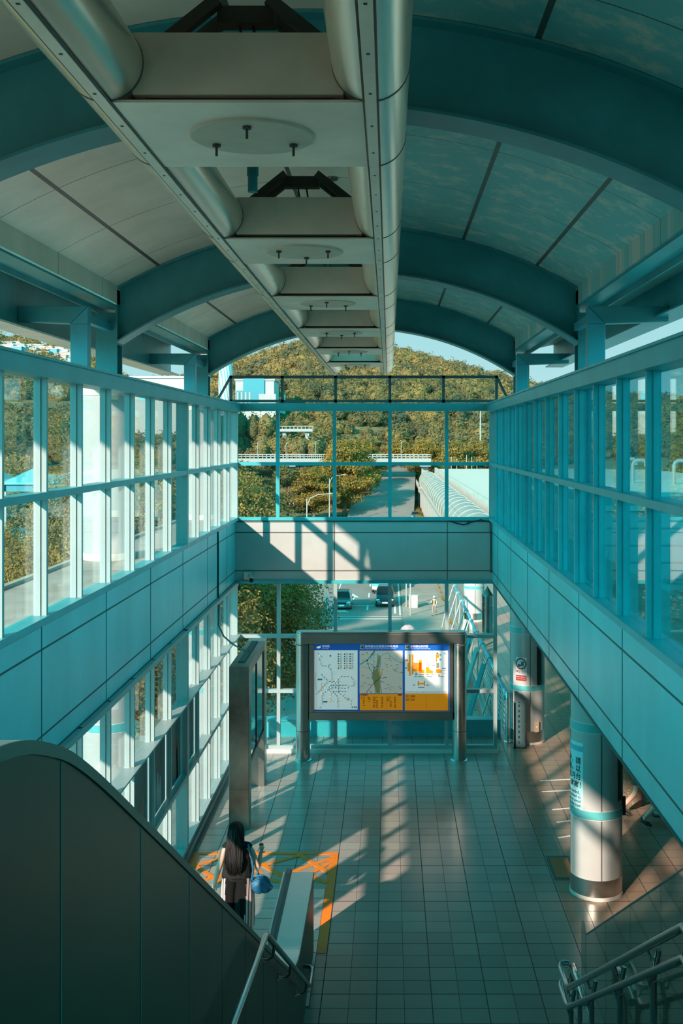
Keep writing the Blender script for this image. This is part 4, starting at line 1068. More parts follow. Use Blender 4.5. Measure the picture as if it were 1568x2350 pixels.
# hair: cap over the skull and a long fall down the back
def hair_long():
    n = 64; rings = []
    hx = -.022
    spec = [(1.735,.012,.012,.012),(1.725,.055,.06,.01),(1.70,.088,.098,.004),(1.66,.108,.118,-.004),(1.60,.118,.118,-.022),(1.54,.122,.105,-.04),(1.47,.128,.085,-.068),(1.40,.142,.075,-.095),(1.32,.150,.065,-.125),(1.24,.142,.055,-.148),(1.16,.118,.045,-.158),(1.10,.088,.035,-.160),(1.05,.05,.022,-.160),(1.02,.02,.01,-.158)]
    w = MB(); vs = []
    for z, rx, ry, oy in spec:
        for j in range(n):
            a = 2*PI*j/n
            q = 1 + .035*math.sin(a*23 + z*4) + .03*math.sin(a*11 - z*9) + .02*math.sin(a*5+z*20)
            cy = .03 + oy
            y = cy + ry*math.sin(a)*q; x = hx + rx*math.cos(a)*q + .02*max(0, 1.5-z)
            if z < 1.66 and z > 1.42 and math.sin(a) > .35:      # leave the face clear
                y = min(y, .055)
            vs.append((x*s, y*s, z*s))
    K = len(spec); fs = [(i*n+j, (i+1)*n+j, (i+1)*n+(j+1)%n, i*n+(j+1)%n) for i in range(K-1) for j in range(n)] + [tuple(range(n)), tuple(range((K-1)*n, K*n))[::-1]]
    w.add(vs, fs); h = w.build('hair', hair_m, root, smooth=True)
    random.seed(5)
    w = MB()
    for i in range(70):
        x0 = random.uniform(-.13, .12); y0 = -.12 + random.uniform(-.03, .0)
        p = [(hx+x0*.6, -.085, 1.55), (hx+x0, y0, 1.38), (hx+x0*1.02+random.uniform(-.01,.01), y0-.05, 1.24), (hx+x0*.8+random.uniform(-.02,.02), y0-.062, 1.12), (hx+x0*.6+random.uniform(-.03,.03), y0-.06, 1.03+random.uniform(0,.08))]
        w.tube([(a*s, b2*s, c*s) for a, b2, c in p], [.006*s, .009*s, .009*s, .007*s, .002*s], 6)
    w.build('hair_strands', hair_m, h, smooth=True)
hair_long()
w = MB(); fr = f.cross(Vector((0,0,1)))
for q in (-1, 1):
    c = g['h1'] + Vector((0,0,.045*s)) + f*.098*s + fr*.033*s*q
    w.tube([c + (fr*math.cos(a) + Vector((0,0,1))*math.sin(a))*.026*s for a in [2*PI*i/16 for i in range(17)]], .0035*s, 6)
    w.tube([c + fr*.026*s*q, g['h1'] + Vector((0,0,.05*s)) + fr*.084*s*q], .003*s, 6)
w.build('glasses', steel_dark, root)
# shoulder bag and the small white thing in her hand
def W(x, y, z): return (WX + x*s, WY + y*s, .008 + z*s)
bagm = M('blue_bag_fabric', (.012,.13,.26), .6, var=.35, vs=14, bump=.3, bs=20)
t = thing('shoulder_bag', 'blue slouchy shoulder bag hanging at the woman\'s right hip', 'bag', W(.33, -.03, .74))
w = MB(); V, Fc = ICO(4)
vs = []
for v in V:
    x, y, z = v; k = 1 + .05*math.sin(9*x+4*z) + .04*math.sin(13*y+6*z) + .03*math.sin(21*x-8*z)
    z2 = (z - .22*x*x)*.125*k; x2 = x*.175*k*(1 - .30*max(0, z)); y2 = y*.085*k
    vs.append(W(.335+x2, -.03+y2, .845+z2))
w.add(vs, Fc); w.build('bag_body', bagm, t, smooth=True)
w = MB(); w.tube([W(.22,-.06,.93), W(.245,-.10,1.10), W(.22,-.10,1.28), W(.175,-.07,1.42), W(.155,-.0,1.435), W(.17,.08,1.38), W(.23,.13,1.15), W(.30,.06,.95)], .017*s, 8); w.build('strap', bagm, t, smooth=True)
w = MB(); w.tube([W(.22,-.06,.93), W(.26,-.04,.96), W(.34,-.02,.985), W(.43,-.02,.955), W(.47,-.02,.90)], .010, 8); w.build('zip_edge', M('bag_edge', (.02,.20,.36), .5), t, smooth=True)
t = thing('paper_cup', 'small pale cup held in the woman\'s right hand', 'cup', W(.315, .285, 1.23))
w = MB(); p = Vector(W(.315, .29, 1.215)); w.lathe([(.022, p.z), (.031, p.z+.085)], p.x, p.y, 20); w.build('cup', paper, t, smooth=True)
w = MB(); w.lathe([(.033, p.z+.085), (.030, p.z+.095)], p.x, p.y, 20); w.build('lid', black, t, smooth=True)
# two walkers half hidden by the right wall band
khaki = M('khaki_shorts', (.10,.075,.05), .8); denim = M('blue_denim', (.02,.14,.24), .8); greyshirt = M('grey_shirt', (.16,.15,.14), .8); plum = M('dark_shirt', (.06,.05,.055), .8)
walk = dict(knL=(-.10,.16,.52), anL=(-.10,.26,.12), toL=(-.10,.42,.10), knR=(.10,-.02,.50), anR=(.10,-.30,.16), toR=(.10,-.20,.05), elL=(-.23,-.12,1.12), wrL=(-.22,-.12,.88), elR=(.23,.05,1.12), wrR=(.21,.22,.95))
def shorts(r, g, s, mat):
    w = MB()
    for sd in ('L', 'R'):
        w.tube([g['pel'], g['hi'+sd], g['hi'+sd]*.35 + g['kn'+sd]*.65], [.11*s, .115*s, .10*s], 20)
    w.build('shorts', mat, r, smooth=True)
r, g2, s2, f2 = person('person in khaki shorts and dark trainers walking past the near column, upper body hidden', (4.50, 19.55, 0), -2.2, 1.68, walk, greyshirt, None, shoe_d); shorts(r, g2, s2, khaki)
r, g2, s2, f2 = person('person in blue shorts walking farthest right, mostly hidden by the wall band', (4.76, 19.05, 0), -2.0, 1.62, walk, plum, None, shoe_d); shorts(r, g2, s2, denim)
# ================================================================== outdoors
ZG = E - 15.7
asphalt = M('asphalt', (.25,.225,.205), .8, var=.2, vs=.25); paving = M('street_paving', (.34,.30,.26), .8, var=.2, vs=.6); verge = M('verge_soil', (.20,.15,.06), .9, var=.4, vs=.3)
roadpaint = M('road_paint', (.70,.68,.66), .6); whiterail = M('white_rail', (.28,.262,.247), .5)
leafA = leaf_mat('ochre_leaves', (.06,.055,.018), (.25,.15,.028), (.56,.28,.04), .45)
leafB = leaf_mat('olive_leaves', (.04,.05,.02), (.13,.095,.025), (.29,.18,.04), .30)
leafN = leaf_mat('near_leaves', (.06,.05,.015), (.24,.145,.03), (.52,.30,.055), .9)
leafH = leaf_mat('hill_leaves', (.015,.05,.042), (.16,.11,.037), (.37,.22,.062), .07)  # dark teal stop paints in the shaded gaps between crowns
bark = M('bark', (.20,.13,.08), .9, var=.5, vs=4, bump=.5, bs=8)
# terrain -----------------------------------------------------------------
SKY_X = [-1200, -400, 0, 165, 300, 450, 540, 600, 680, 760, 930, 1000, 1060, 1130, 1300, 1568, 2200]
SKY_Z = [46, 42, 37, 34, 22, 24, 27, 30, 33, 32, 30, 28, 26, 23, 15, 13, 10]
def start_y(px):
    return float(np.interp(px, [-400, 0, 420, 560, 700, 940, 1120, 1300, 1700], [120, 125, 150, 267, 270, 288, 283, 215, 190]))
def ground(x, y):
    px = 893 + 2500*x/y if y > 1 else 893
    px = max(-1200, min(2200, px))
    y0 = start_y(px); yc = 430.; zc = float(np.interp(px, SKY_X, SKY_Z))
    t = max(0., min(1.25, (y-y0)/(yc-y0)))
    ex = float(np.interp(px, [450, 560, 1120, 1300], [1, .62, .62, 1]))
    h = -15.7 + (zc+15.7)*(t**ex if t < 1 else 1 + .35*(t-1))
    if t > 0: h += 1.6*math.sin(x*.045+y*.02)*min(1, t*3) + 1.2*math.sin(y*.06 - x*.03)*min(1, t*3)
    return E + h
b = MB(); nx, ny = 110, 90; vs = []
for j in range(ny):
    y = 26 + (560-26)*(j/(ny-1))**1.25
    for i in range(nx):
        x = (-.62 + 1.2*i/(nx-1))*max(y, 90); vs.append((x, y, ground(x, y) - .06))
b.add(vs, [(j*nx+i, j*nx+i+1, (j+1)*nx+i+1, (j+1)*nx+i) for j in range(ny-1) for i in range(nx-1)])
tag(b.build('hillside_ground', verge, smooth=True), 'ground rising to the wooded hills', 'hill', kind='structure')
b = MB(); b.add([(-240,-120,ZG-.1),(240,-120,ZG-.1),(240,125,ZG-.1),(-240,125,ZG-.1)], [(0,1,2,3)])
tag(b.build('street_ground', paving), 'paved street level below the station', 'ground', kind='structure')
# road: left and right edges along its length
ROAD = [(30, -16, 6), (60, -13, 3.5), (88, -9.4, 1.35), (125, -8.6, 1.35), (215, -8.4, 4.9), (300, -6, 7.5), (390, -3, 10)]
b = MB(); vs = []
for y, a, c in ROAD: z = max(ZG+.02, ground((a+c)/2, y)+.02); vs += [(a, y, z), (c, y, z)]
b.add(vs, [(2*i, 2*i+1, 2*i+3, 2*i+2) for i in range(len(ROAD)-1)])
tag(b.build('road', asphalt), 'wide asphalt road running straight away under the viaduct', 'road', kind='structure')
b = MB()
zr = ZG+.035
def mark(x0, y0, x1, y1, wd): b.bar((x0, y0, zr), (x1, y1, zr), wd, .012)
for y in range(60, 260, 8): 
    if y < 93 and y > 84: continue
    mark(-2.0 + (.7 if y > 125 else 0)*(y-125)/90, y, -2.0 + (.7 if y > 125 else 0)*(y+3-125)/90, y+3, .16)
mark(1.0, 97, 1.0, 128, .16); mark(1.0, 128, 4.6, 215, .18); mark(4.6, 215, 7.0, 290, .18); mark(.0, 140, .9, 262, .15)
mark(-10, 95, 1.1, 95, .28); mark(-10, 96.3, 1.1, 96.3, .12); mark(-6, 102.5, .6, 102.5, .2); mark(.55, 98, .55, 103, .22); mark(-5.2, 98, -5.2, 130, .14)
b.prism([(-4.0, 106), (-3.4, 106), (-3.4, 108), (-3.0, 108), (-3.7, 110.5), (-4.4, 108), (-4.0, 108)], 'z', zr, zr+.01)
for k in range(4): mark(.3, 58.6+k*.75, 1.0, 59.3+k*.75, .22); mark(1.0, 59.3+k*.75, 1.7, 58.6+k*.75, .22)
mark(.2, 58.2, .2, 61.8, .16); mark(1.8, 58.2, 1.8, 61.8, .16)
b.bar((-4.7, 99.6, zr), (-3.9, 99.6, zr), .5, .01); b.bar((-5.0, 98.9, zr), (-3.7, 98.9, zr), .25, .01)
tag(b.build('road_marking', roadpaint), 'white lane lines, stop lines, arrow and chevrons painted on the road', 'road marking', kind='stuff')
b = MB(); b.add([(1.25, 60, ZG), (7, 60, ZG), (7, 128, ZG), (1.25, 128, ZG), (1.25, 60, ZG+.12), (7, 60, ZG+.12), (7, 128, ZG+.12), (1.25, 128, ZG+.12)], [(3,2,1,0),(4,5,6,7),(0,1,5,4),(1,2,6,5),(2,3,7,6),(3,0,4,7)])
tag(b.build('pavement', paving), 'raised pavement on the right side of the road', 'pavement', kind='structure')
b = MB(); b.prism([(1.3, 128), (4.0, 128), (9.6, 262), (5.1, 215)], 'z', ZG-.1, ZG+.10)
tag(b.build('pavement', paving), 'far pavement between the road and the covered walkway', 'pavement', kind='structure')

# ---- vehicles ---------------------------------------------------------------
tyre = M('tyre', (.02,.02,.02), .7); chrome = M('chrome', (.7,.7,.7), .15, 1.); lampw = M('headlamp', (.75,.76,.76), .15)
plate_w = M('number_plate', (.82,.82,.80), .4)
def car(label, loc, rotz, paint, hgt=1.62, group='cars on the road'):
    r = thing('car', label, 'car', loc, group, rotz=rotz); ORG[r.name] = (0,0,0)
    L_, W_ = 4.5, 1.80
    # body: front at -Y ; sections along Y of (y, z0, z1, half width)
    def shell(secs, n=4):
        w = MB(); vs = []
        for y, z0, z1, hw, tw in secs:
            vs += [(-hw, y, z0), (hw, y, z0), (hw*1.0, y, (z0+z1)/2), (tw, y, z1), (-tw, y, z1), (-hw*1.0, y, (z0+z1)/2)]
        k = len(secs); fs = [tuple(range(6))[::-1], tuple(range(6*(k-1), 6*k))]
        for i in range(k-1):
            for j in range(6): fs.append((6*i+j, 6*i+(j+1)%6, 6*(i+1)+(j+1)%6, 6*(i+1)+j))
        w.add(vs, fs); return w
    q = hgt/1.62
    shell([(-2.25,.28,.62,.74,.66),(-2.1,.22,.80,.86,.76),(-1.4,.2,.96*q,.90,.80),(-.9,.2,1.02*q,.90,.83),(1.6,.2,1.04*q,.90,.83),(2.1,.25,1.0*q,.88,.80),(2.25,.32,.85,.80,.72)]).build('body', paint, r, smooth=True, bevel=.05)
    shell([(-.95,1.0*q,1.02*q,.80,.78),(-.2,1.0*q,1.58*q,.80,.60),(.3,1.0*q,1.62*q,.80,.62),(1.5,1.0*q,1.58*q,.80,.62),(2.1,1.0*q,1.05*q,.78,.74)]).build('cabin', paint, r, smooth=True, bevel=.04)
    w = MB(); w.add([(-.72,-.90,1.06*q),(.72,-.90,1.06*q),(.57,-.25,1.53*q),(-.57,-.25,1.53*q),(-.72,-.93,1.07*q),(.72,-.93,1.07*q),(.57,-.28,1.545*q),(-.57,-.28,1.545*q)], [(4,5,6,7),(0,3,2,1),(0,1,5,4),(1,2,6,5),(2,3,7,6),(3,0,4,7)]); w.build('windscreen', black_g, r)
    for sx in (-1, 1):
        w = MB(); w.add([(sx*.815,-.6,1.08*q),(sx*.815,1.5,1.08*q),(sx*.665,1.3,1.5*q),(sx*.665,-.1,1.5*q),(sx*.80,-.6,1.08*q),(sx*.80,1.5,1.08*q),(sx*.65,1.3,1.5*q),(sx*.65,-.1,1.5*q)], [(0,1,2,3),(7,6,5,4),(0,4,5,1),(1,5,6,2),(2,6,7,3),(3,7,4,0)])
        w.build('side_window', black_g, r)
    for sx in (-1, 1):
        for y in (-1.4, 1.35):
            w = MB(); w.cyl((sx*.70, y, .33), (sx*.90, y, .33), .33, 20); wh = w.build('wheel', tyre, r, smooth=True)
            w = MB(); w.cyl((sx*.895, y, .33), (sx*.91, y, .33), .2, 14); w.build('hub', chrome, wh)
        w = MB(); w.ball((sx*.64, -2.1, .70), (.19,.12,.085)); w.build('headlight', lampw, r, smooth=True)
        w = MB(); w.ball((sx*1.0, -.75, 1.08*q), (.11,.06,.075)); w.build('wing_mirror', paint, r, smooth=True)
    w = MB(); w.box(-.42, .42, -2.27, -2.2, .55, .72); w.build('grille', black_g, r, bevel=.01)
    w = MB(); w.box(-.26, .26, -2.29, -2.262, .38, .52); w.build('number_plate', plate_w, r)
    return r
car_black = M('car_dark_blue', (.012,.025,.04), .18, .3, coat=1); car_grey = M('car_grey', (.11,.14,.15), .2, .4, coat=1); car_teal = M('van_teal', (.10,.42,.45), .35, coat=.5)
car('dark car with a white number plate waiting at the stop line', (-.38, 103.6, ZG+.03), 0, car_black, 1.72)
car('grey car waiting in the left lane beside the window bar', (-4.35, 102.0, ZG+.03), 0, car_grey, 1.5)
car('small dark car far along the road in the upper window', (6.1-.9, 214, ZG+.03), 0, car_grey, 1.5)
car('dark car farther off by the road edge in the upper window', (8.2, 258, max(ZG, ground(8.2, 258))+.05), 0, car_black, 1.5)
# delivery truck behind the dark car
t = thing('truck', 'teal and white truck queued behind the dark car', 'truck', (-.75, 113.5, ZG+.03)); ORG[t.name] = (-.75, 113.5, ZG+.03)
def tb(m, x0, x1, y0, y1, z0, z1, nm, **k): w = MB(); w.box(-.75+x0, -.75+x1, 113.5+y0, 113.5+y1, ZG+z0, ZG+z1); return w.build(nm, m, t, **k)
tb(whiterail, -1.1, 1.1, -1.0, 3.5, .7, 3.0, 'cargo_box', bevel=.04); tb(car_teal, -1.0, 1.0, -2.7, -1.05, .5, 2.2, 'cab', bevel=.12); tb(black_g, -.85, .85, -2.72, -2.68, 1.35, 2.0, 'windscreen'); tb(box_m, -.95, .95, -2.76, -2.6, .42, .75, 'bumper', bevel=.03)
for sx in (-1, 1):
    for y in (-1.9, 2.3):
        w = MB(); w.cyl((-.75+sx*.75, 113.5+y, ZG+.45), (-.75+sx*1.0, 113.5+y, ZG+.45), .42, 18); w.build('wheel', tyre, t, smooth=True)
# scooters
def scooter(label, loc, rotz, paint, group=None):
    r = thing('scooter', label, 'scooter', loc, group, rotz=rotz); ORG[r.name] = (0,0,0)
    for y in (-.62, .62):
        w = MB(); w.cyl((-.055, y, .25), (.055, y, .25), .25, 20); wh = w.build('wheel', tyre, r, smooth=True); w = MB(); w.cyl((-.06, y, .25), (.06, y, .25), .12, 12); w.build('hub', chrome, wh)
    w = MB(); w.tube([(0,-.58,.52), (0,-.50,.72), (0,-.42,.98)], [.10,.19,.10], 14); w.ball((0,-.56,.55), (.11,.22,.12)); w.build('front_fairing', paint, r, smooth=True)
    w = MB(); w.box(-.17, .17, -.40, .12, .28, .36); w.tube([(0,.10,.45), (0,.5,.62), (0,.85,.70)], [.17,.19,.10], 14); w.build('body', paint, r, smooth=True)
    w = MB(); w.ball((0,.38,.80), (.16,.42,.08)); w.build('seat', black, r, smooth=True)
    w = MB(); w.tube([(-.36,-.28,1.02), (-.2,-.38,1.03), (.2,-.38,1.03), (.36,-.28,1.02)], .02, 8); w.build('handlebar', black, r, smooth=True)
    w = MB(); w.ball((0,-.56,.80), (.09,.06,.08)); w.build('headlight', lampw, r, smooth=True)
    for sx in (-1, 1): w = MB(); w.tube([(sx*.26,-.34,1.03), (sx*.34,-.36,1.2)], .008, 6); w.ball((sx*.36,-.36,1.23), (.06,.02,.045), 0, 1); w.build('mirror', black, r)
    return r
sc_blue = M('scooter_blue', (.05,.40,.48), .3, coat=.6); sc_white = M('scooter_white', (.72,.72,.70), .3, coat=.6)
scooter('pale blue scooter ridden at the stop line left of the grey car', (-5.55, 97.6, ZG+.03), 0, sc_blue)
ride = dict(pel=(0,.05,.82), wai=(0,.02,.96), che=(0,-.04,1.16), neb=(0,-.08,1.31), nec=(0,-.09,1.37), h1=(0,-.10,1.44), h2=(0,-.10,1.52), shL=(-.175,-.06,1.275), shR=(.175,-.06,1.275), elL=(-.26,-.20,1.08), elR=(.26,-.20,1.08), wrL=(-.33,-.34,1.06), wrR=(.33,-.34,1.06), hiL=(-.10,0,.80), hiR=(.10,0,.80), knL=(-.17,-.40,.74), knR=(.17,-.40,.74), anL=(-.14,-.22,.40), anR=(.14,-.22,.40), toL=(-.14,-.36,.38), toR=(.14,-.36,.38), face=(0,-1,0))
sc_shirt = M('teal_jacket', (.03,.25,.30), .7)
r, g3, s3, f3 = person('rider in a blue jacket and helmet sitting on the scooter', (-5.55, 97.6, ZG+.05), 0, 1.66, ride, sc_shirt, denim, shoe_d, hair=None, sleeves=.9)
w = MB(); c = (g3['h1']+g3['h2'])/2; w.ball((c.x, c.y+.01, c.z+.03), (.125,.14,.13), 0, 3); w.build('helmet', sc_blue, r, smooth=True)
proto = scooter('white parked scooter nearest the station in the row along the left kerb', (-9.1, 67.5, ZG), 1.45, sc_white, 'parked scooters by the left kerb')
for i, d in enumerate(('second', 'third', 'fourth', 'fifth', 'sixth', 'seventh')):
    c = copy_tree(proto); c.location = (-9.15 - .12*i, 69.2 + 1.75*(i), ZG); c['label'] = '%s white parked scooter from the station in the row along the left kerb' % d
# pedestrians
pale = M('pale_shirt', (.30,.22,.13), .8); beige = M('beige_trousers', (.26,.20,.16), .8)
back_away = dict(face=(0,-1,0)); wk = {k: (v[0], -v[1], v[2]) for k, v in walk.items()}; wk['face'] = (0,-1,0); wk['h1'] = (0,-.02,1.545); wk['h2'] = (0,-.02,1.625); wk['wrL'] = (-.36,-.2,1.1); wk['elL'] = (-.26,-.03,1.14)
r, g4, s4, f4 = person('pedestrian in pale shirt, cap and beige trousers with a backpack on the pavement', (4.0, 96.2, ZG+.12), -.3, 1.72, wk, pale, beige, shoe_d)
w = MB(); h = g4['h2']; w.ball((h.x, h.y, h.z+.03), (.115,.125,.085), 0, 2); w.box(h.x-.08, h.x+.08, h.y-.23, h.y-.09, h.z-.005, h.z+.01); w.build('cap', mapsky, r, smooth=True)
t = thing('backpack', 'dark backpack worn by the pedestrian in the pale shirt', 'backpack', (4.0, 96.2, ZG+1.1), rotz=-.3); ORG[t.name] = (0,0,0)
w = MB(); w.box(-.16, .16, .13, .33, -.08, .40); w.build('backpack_body', M('backpack_cloth', (.06,.07,.075), .8), t, bevel=.05)
w = MB(); w.box(-.12, .12, .31, .38, -.05, .18); w.build('pocket', black, t, bevel=.03)
for sx in (-1, 1): w = MB(); w.tube([(sx*.11,.14,.36), (sx*.12,-.04,.38), (sx*.12,-.13,.25), (sx*.13,.0,.0), (sx*.12,.14,-.02)], .02, 6); w.build('shoulder_strap', black, t, smooth=True)
umb = dict(wk); umb.update(elR=(.26,-.10,1.15), wrR=(.16,-.25,1.28))
r, g5, s5, f5 = person('pedestrian with dark hair under a pink umbrella, cut off by the map board', (1.55, 80.5, ZG+.12), .2, 1.60, umb, sc_shirt, denim, shoe_d)
t = thing('umbrella', 'pale pink umbrella held over a pedestrian beyond the map board', 'umbrella', (1.45, 80.3, ZG+1.3))
w = MB(); n = 48; prof = [(.02, .62), (.2, .58), (.38, .48), (.50, .36), (.56, .26)]; 
vs = []
for r_, z in prof:
    for j in range(n): a = 2*PI*j/n; q = 1 - .05*abs(math.sin(4*a))*(r_/.56); vs.append((1.40+r_*q*math.cos(a), 80.3+r_*q*math.sin(a), ZG+1.42+z))
w.add(vs, [(i*n+j, i*n+(j+1)%n, (i+1)*n+(j+1)%n, (i+1)*n+j) for i in range(len(prof)-1) for j in range(n)])
o = w.build('canopy', M('pink_canopy', (.62,.36,.36), .6), t, smooth=True); sd_ = o.modifiers.new('th', 'SOLIDIFY'); sd_.thickness = .008
w = MB(); w.cyl((1.40, 80.3, ZG+1.25), (1.40, 80.3, ZG+2.10), .010, 8); w.build('shaft', steel_dark, t)
w = MB(); 
for j in range(8): a = 2*PI*j/8; w.tube([(1.40, 80.3, ZG+1.95), (1.40+.53*math.cos(a), 80.3+.53*math.sin(a), ZG+1.69)], .005, 5)
w.build('ribs', steel_dark, t)
t = thing('street_cabinet', 'grey street cabinet with a pale top on the pavement', 'cabinet', (2.25, 101, ZG+.12))
w = MB(); w.box(1.85, 2.65, 100.6, 101.2, ZG+.12, ZG+1.3); w.build('body', box_m, t, bevel=.03); w = MB(); w.box(1.8, 2.7, 100.55, 101.25, ZG+1.3, ZG+1.36); w.build('lid', whiterail, t)
w = MB(); w.box(2.2, 2.215, 100.59, 100.6, ZG+.2, ZG+1.25); w.build('door_seam', seam, t)
for i, (x, y, hh, lab) in enumerate(((1.62, 101.5, 3.4, 'tall white pole at the pavement edge beside the dark car'), (1.9, 96.5, 3.6, 'tall white pole on the pavement nearer than the street cabinet'))):
    w = MB(); w.lathe([(.07, ZG+.12), (.07, ZG+.12+hh), (.0, ZG+.2+hh)], x, y, 14); w.lathe([(.12, ZG+.12), (.12, ZG+.2)], x, y, 14)
    tag(w.build('pole', whiterail, smooth=True), lab, 'pole')

# ---- bridge railing and plaza things beyond the right post -----------------
truss_m = M('truss_grey', (.42,.39,.36), .5)
def plaza_rail():
    t = thing('bridge_railing', 'blue painted tube railing with hoop brackets leading away from the right end of the window', 'railing', (2.6, 33, 0))
    A, B = Vector((2.62, 24.5, 1.1)), Vector((2.55, 43, 1.1))
    w = MB(); w.tube([(2.62, 24.45, .96), (2.62, 24.5, 1.08), (2.62, 24.6, 1.1), (2.55, 43, 1.1)], .045, 16); w.build('handrail', steelpaint2, t, smooth=True)
    for i in range(7):
        z = .18 + i*.125; w = MB(); w.tube([(2.62, 24.5, z), (2.60, 30.5, z)], .014, 8); w.build('bar', mull, t, smooth=True)
    w = MB(); w.tube([(2.66, 24.42, .02), (2.66, 24.42, .98), (2.665, 24.44, 1.06), (2.66, 24.52, 1.1)], .045, 16); w.lathe([(.09, .0), (.09, .03)], 2.66, 24.42, 20); w.build('end_post', steel_bright, t, smooth=True)
    for i in range(9):
        y = 26.2 + i*2.0; x = 2.62 - (y-24.5)*.0038
        w = MB(); w.tube([(x+.02, y, .0), (x+.06, y, .5), (x+.05, y, 1.12), (x, y, 1.17), (x-.06, y, 1.12), (x-.35, y, .2), (x-.5, y, -.5)], .022, 8); w.build('hoop_bracket', mull, t, smooth=True)
plaza_rail()
t = thing('escalator_truss', 'pale stepped truss panels of the outdoor escalator beside the bridge railing', 'escalator', (1.9, 33, -4))
for i in range(4):
    y = 26 + i*2.2; w = MB(); w.bar((1.75, y, -.35), (2.45, y+2.2, .95), .10, .12); w.build('diagonal', truss_m if i % 2 else steelpaint, t)
w = MB(); w.box(1.55, 1.62, 25.6, 35, -.9, -.35); w.box(2.4, 2.46, 25.6, 35, -.6, -.1); w.build('side_beam', truss_m, t)
bill = M('patterned_cover', (.62,.52,.40), .5, col2=(.40,.18,.10), vs=1.2)
w = MB(); w.prism([(25.8, -.85), (35, -.85), (35, .3), (25.8, -.2)], 'x', 1.70, 1.74); w.build('side_cover', bill, t)
t = thing('steel_downpipe', 'fat steel flue pipe with a pointed cap beyond the end window', 'pipe', (3.48, 38.5, 0))
w = MB(); w.lathe([(.185, .0), (.185, 1.25)], 3.48, 38.5, 28); w.build('pipe', steel_dark, t, smooth=True); w = MB(); w.lathe([(.20, 1.25), (.20, 1.28), (.19, 1.31), (.0, 1.62)], 3.48, 38.5, 28); w.build('cap', steel_dark, t, smooth=True)
w = MB(); w.lathe([(.19, .82), (.195, .83), (.195, .86), (.19, .87)], 3.48, 38.5, 28); w.build('joint', steel_dark, t, smooth=True)
def perforated():
    t = thing('perforated_screen', 'dark perforated steel end screen beside the far column', 'screen', (2.92, 24.0, 0))
    y = 23.98; w = MB()
    x0, x1 = 2.76, 3.0
    # plate with slots: bars between slots
    xs = [x0, x0+.085, x0+.125, x1]
    w.box(xs[0], xs[1], y, y+.03, 0, 1.0); w.box(xs[2], xs[3], y, y+.03, 0, 1.0)
    for i in range(9):
        z = .04 + i*.115; w.box(xs[1], xs[2], y, y+.03, z, z+.055)
    w.prism([(x0, 1.0), (x1, 1.0), (x1-.02, 1.08), (x1-.07, 1.16), (x0+.06, 1.25), (x0, 1.26)], 'y', y, y+.03)
    w.box(x0, x0+.03, y, y+.14, 0, 1.0)
    w.build('plate', darkframe, t); w = MB(); w.box(x0-.03, x1+.03, y-.03, y+.06, 0, .02); w.build('foot', steel_dark, t)
perforated()
# corrugated canopy and sided building seen through the right glazing
b = MB(); n = 100; vs = []
for i in range(n+1):
    y = 14.5 + 11.*i/n; z = E-3.25 + .10*math.sin(2*PI*(y-14)/.92)
    vs += [(3.66, y, z), (10.5, y, z-.25), (10.5, y, z-.33), (3.66, y, z-.08)]
b.add(vs, [(4*i+j, 4*(i+1)+j, 4*(i+1)+(j+1)%4, 4*i+(j+1)%4) for i in range(n) for j in range(4)] + [(0,1,2,3), (4*n+3,4*n+2,4*n+1,4*n)])
tag(b.build('corrugated_canopy', M('canopy_metal', (.40,.52,.52), .4, .4, var=.5, vs=1.5), smooth=True), 'weathered corrugated canopy roof below the right glazing', 'roof', kind='structure')
t = thing('sided_building', 'low building with pale horizontal siding seen through the right glazing', 'building', (12, 35, 0))
def siding_mat():
    m, nt, out = nt_new('siding'); p = N(nt, 'ShaderNodeBsdfPrincipled'); L(nt, p.outputs[0], out.inputs[0]); p.inputs['Roughness'].default_value = .5
    g = N(nt, 'ShaderNodeNewGeometry'); s_ = N(nt, 'ShaderNodeSeparateXYZ'); L(nt, g.outputs['Position'], s_.inputs[0]); k = linemask(nt, s_.outputs[2], .42, .05)
    mx = N(nt, 'ShaderNodeMix', data_type='RGBA'); L(nt, k, mx.inputs[0]); mx.inputs[6].default_value = (.42,.46,.46,1); mx.inputs[7].default_value = (.2,.24,.24,1); L(nt, mx.outputs[2], p.inputs['Base Color']); return m
w = MB(); w.box(5.0, 20, 26.6, 44, E-3.5, E-1.75); w.build('walls', siding_mat(), t)
w = MB(); w.box(4.9, 20.1, 26.5, 44.1, E-1.75, E-1.62); w.build('roof', soffit, t); w = MB(); w.box(4.95, 20, 26.55, 26.7, E-1.62, E-1.40); w.box(4.95, 5.1, 26.7, 44, E-1.62, E-1.40); w.build('parapet', mull_d, t)
for x, y in ((6, 43.3), (10.2, 43.3), (10.2, 28), (15, 43.3)):
    w = MB(); w.lathe([(.4, 0), (.4, E-3.5)], x, y, 28); w.build('pillar', concrete, t, smooth=True)
w = MB(); w.box(5.2, 13, 43.8, 44, 0, E-3.5); w.build('rear_wall', granite_wall, t)
for i, (x, y) in enumerate(((9.2, 40), (10.5, 39.2), (9.4, 42.5))):
    w = MB(); w.tube([(x-.25, y, E-1.63), (x-.25, y, E-.95), (x-.20, y, E-.83), (x-.08, y, E-.77), (x+.15, y, E-.77), (x+.22, y, E-.83), (x+.24, y, E-1.0)], .07, 12)
    tag(w.build('vent_pipe', whiterail, smooth=True), ('white hooked vent pipe on the sided building, leftmost', 'white hooked vent pipe on the sided building, rightmost', 'white hooked vent pipe on the sided building, rear one')[i], 'pipe', 'hooked vent pipes on the sided building')
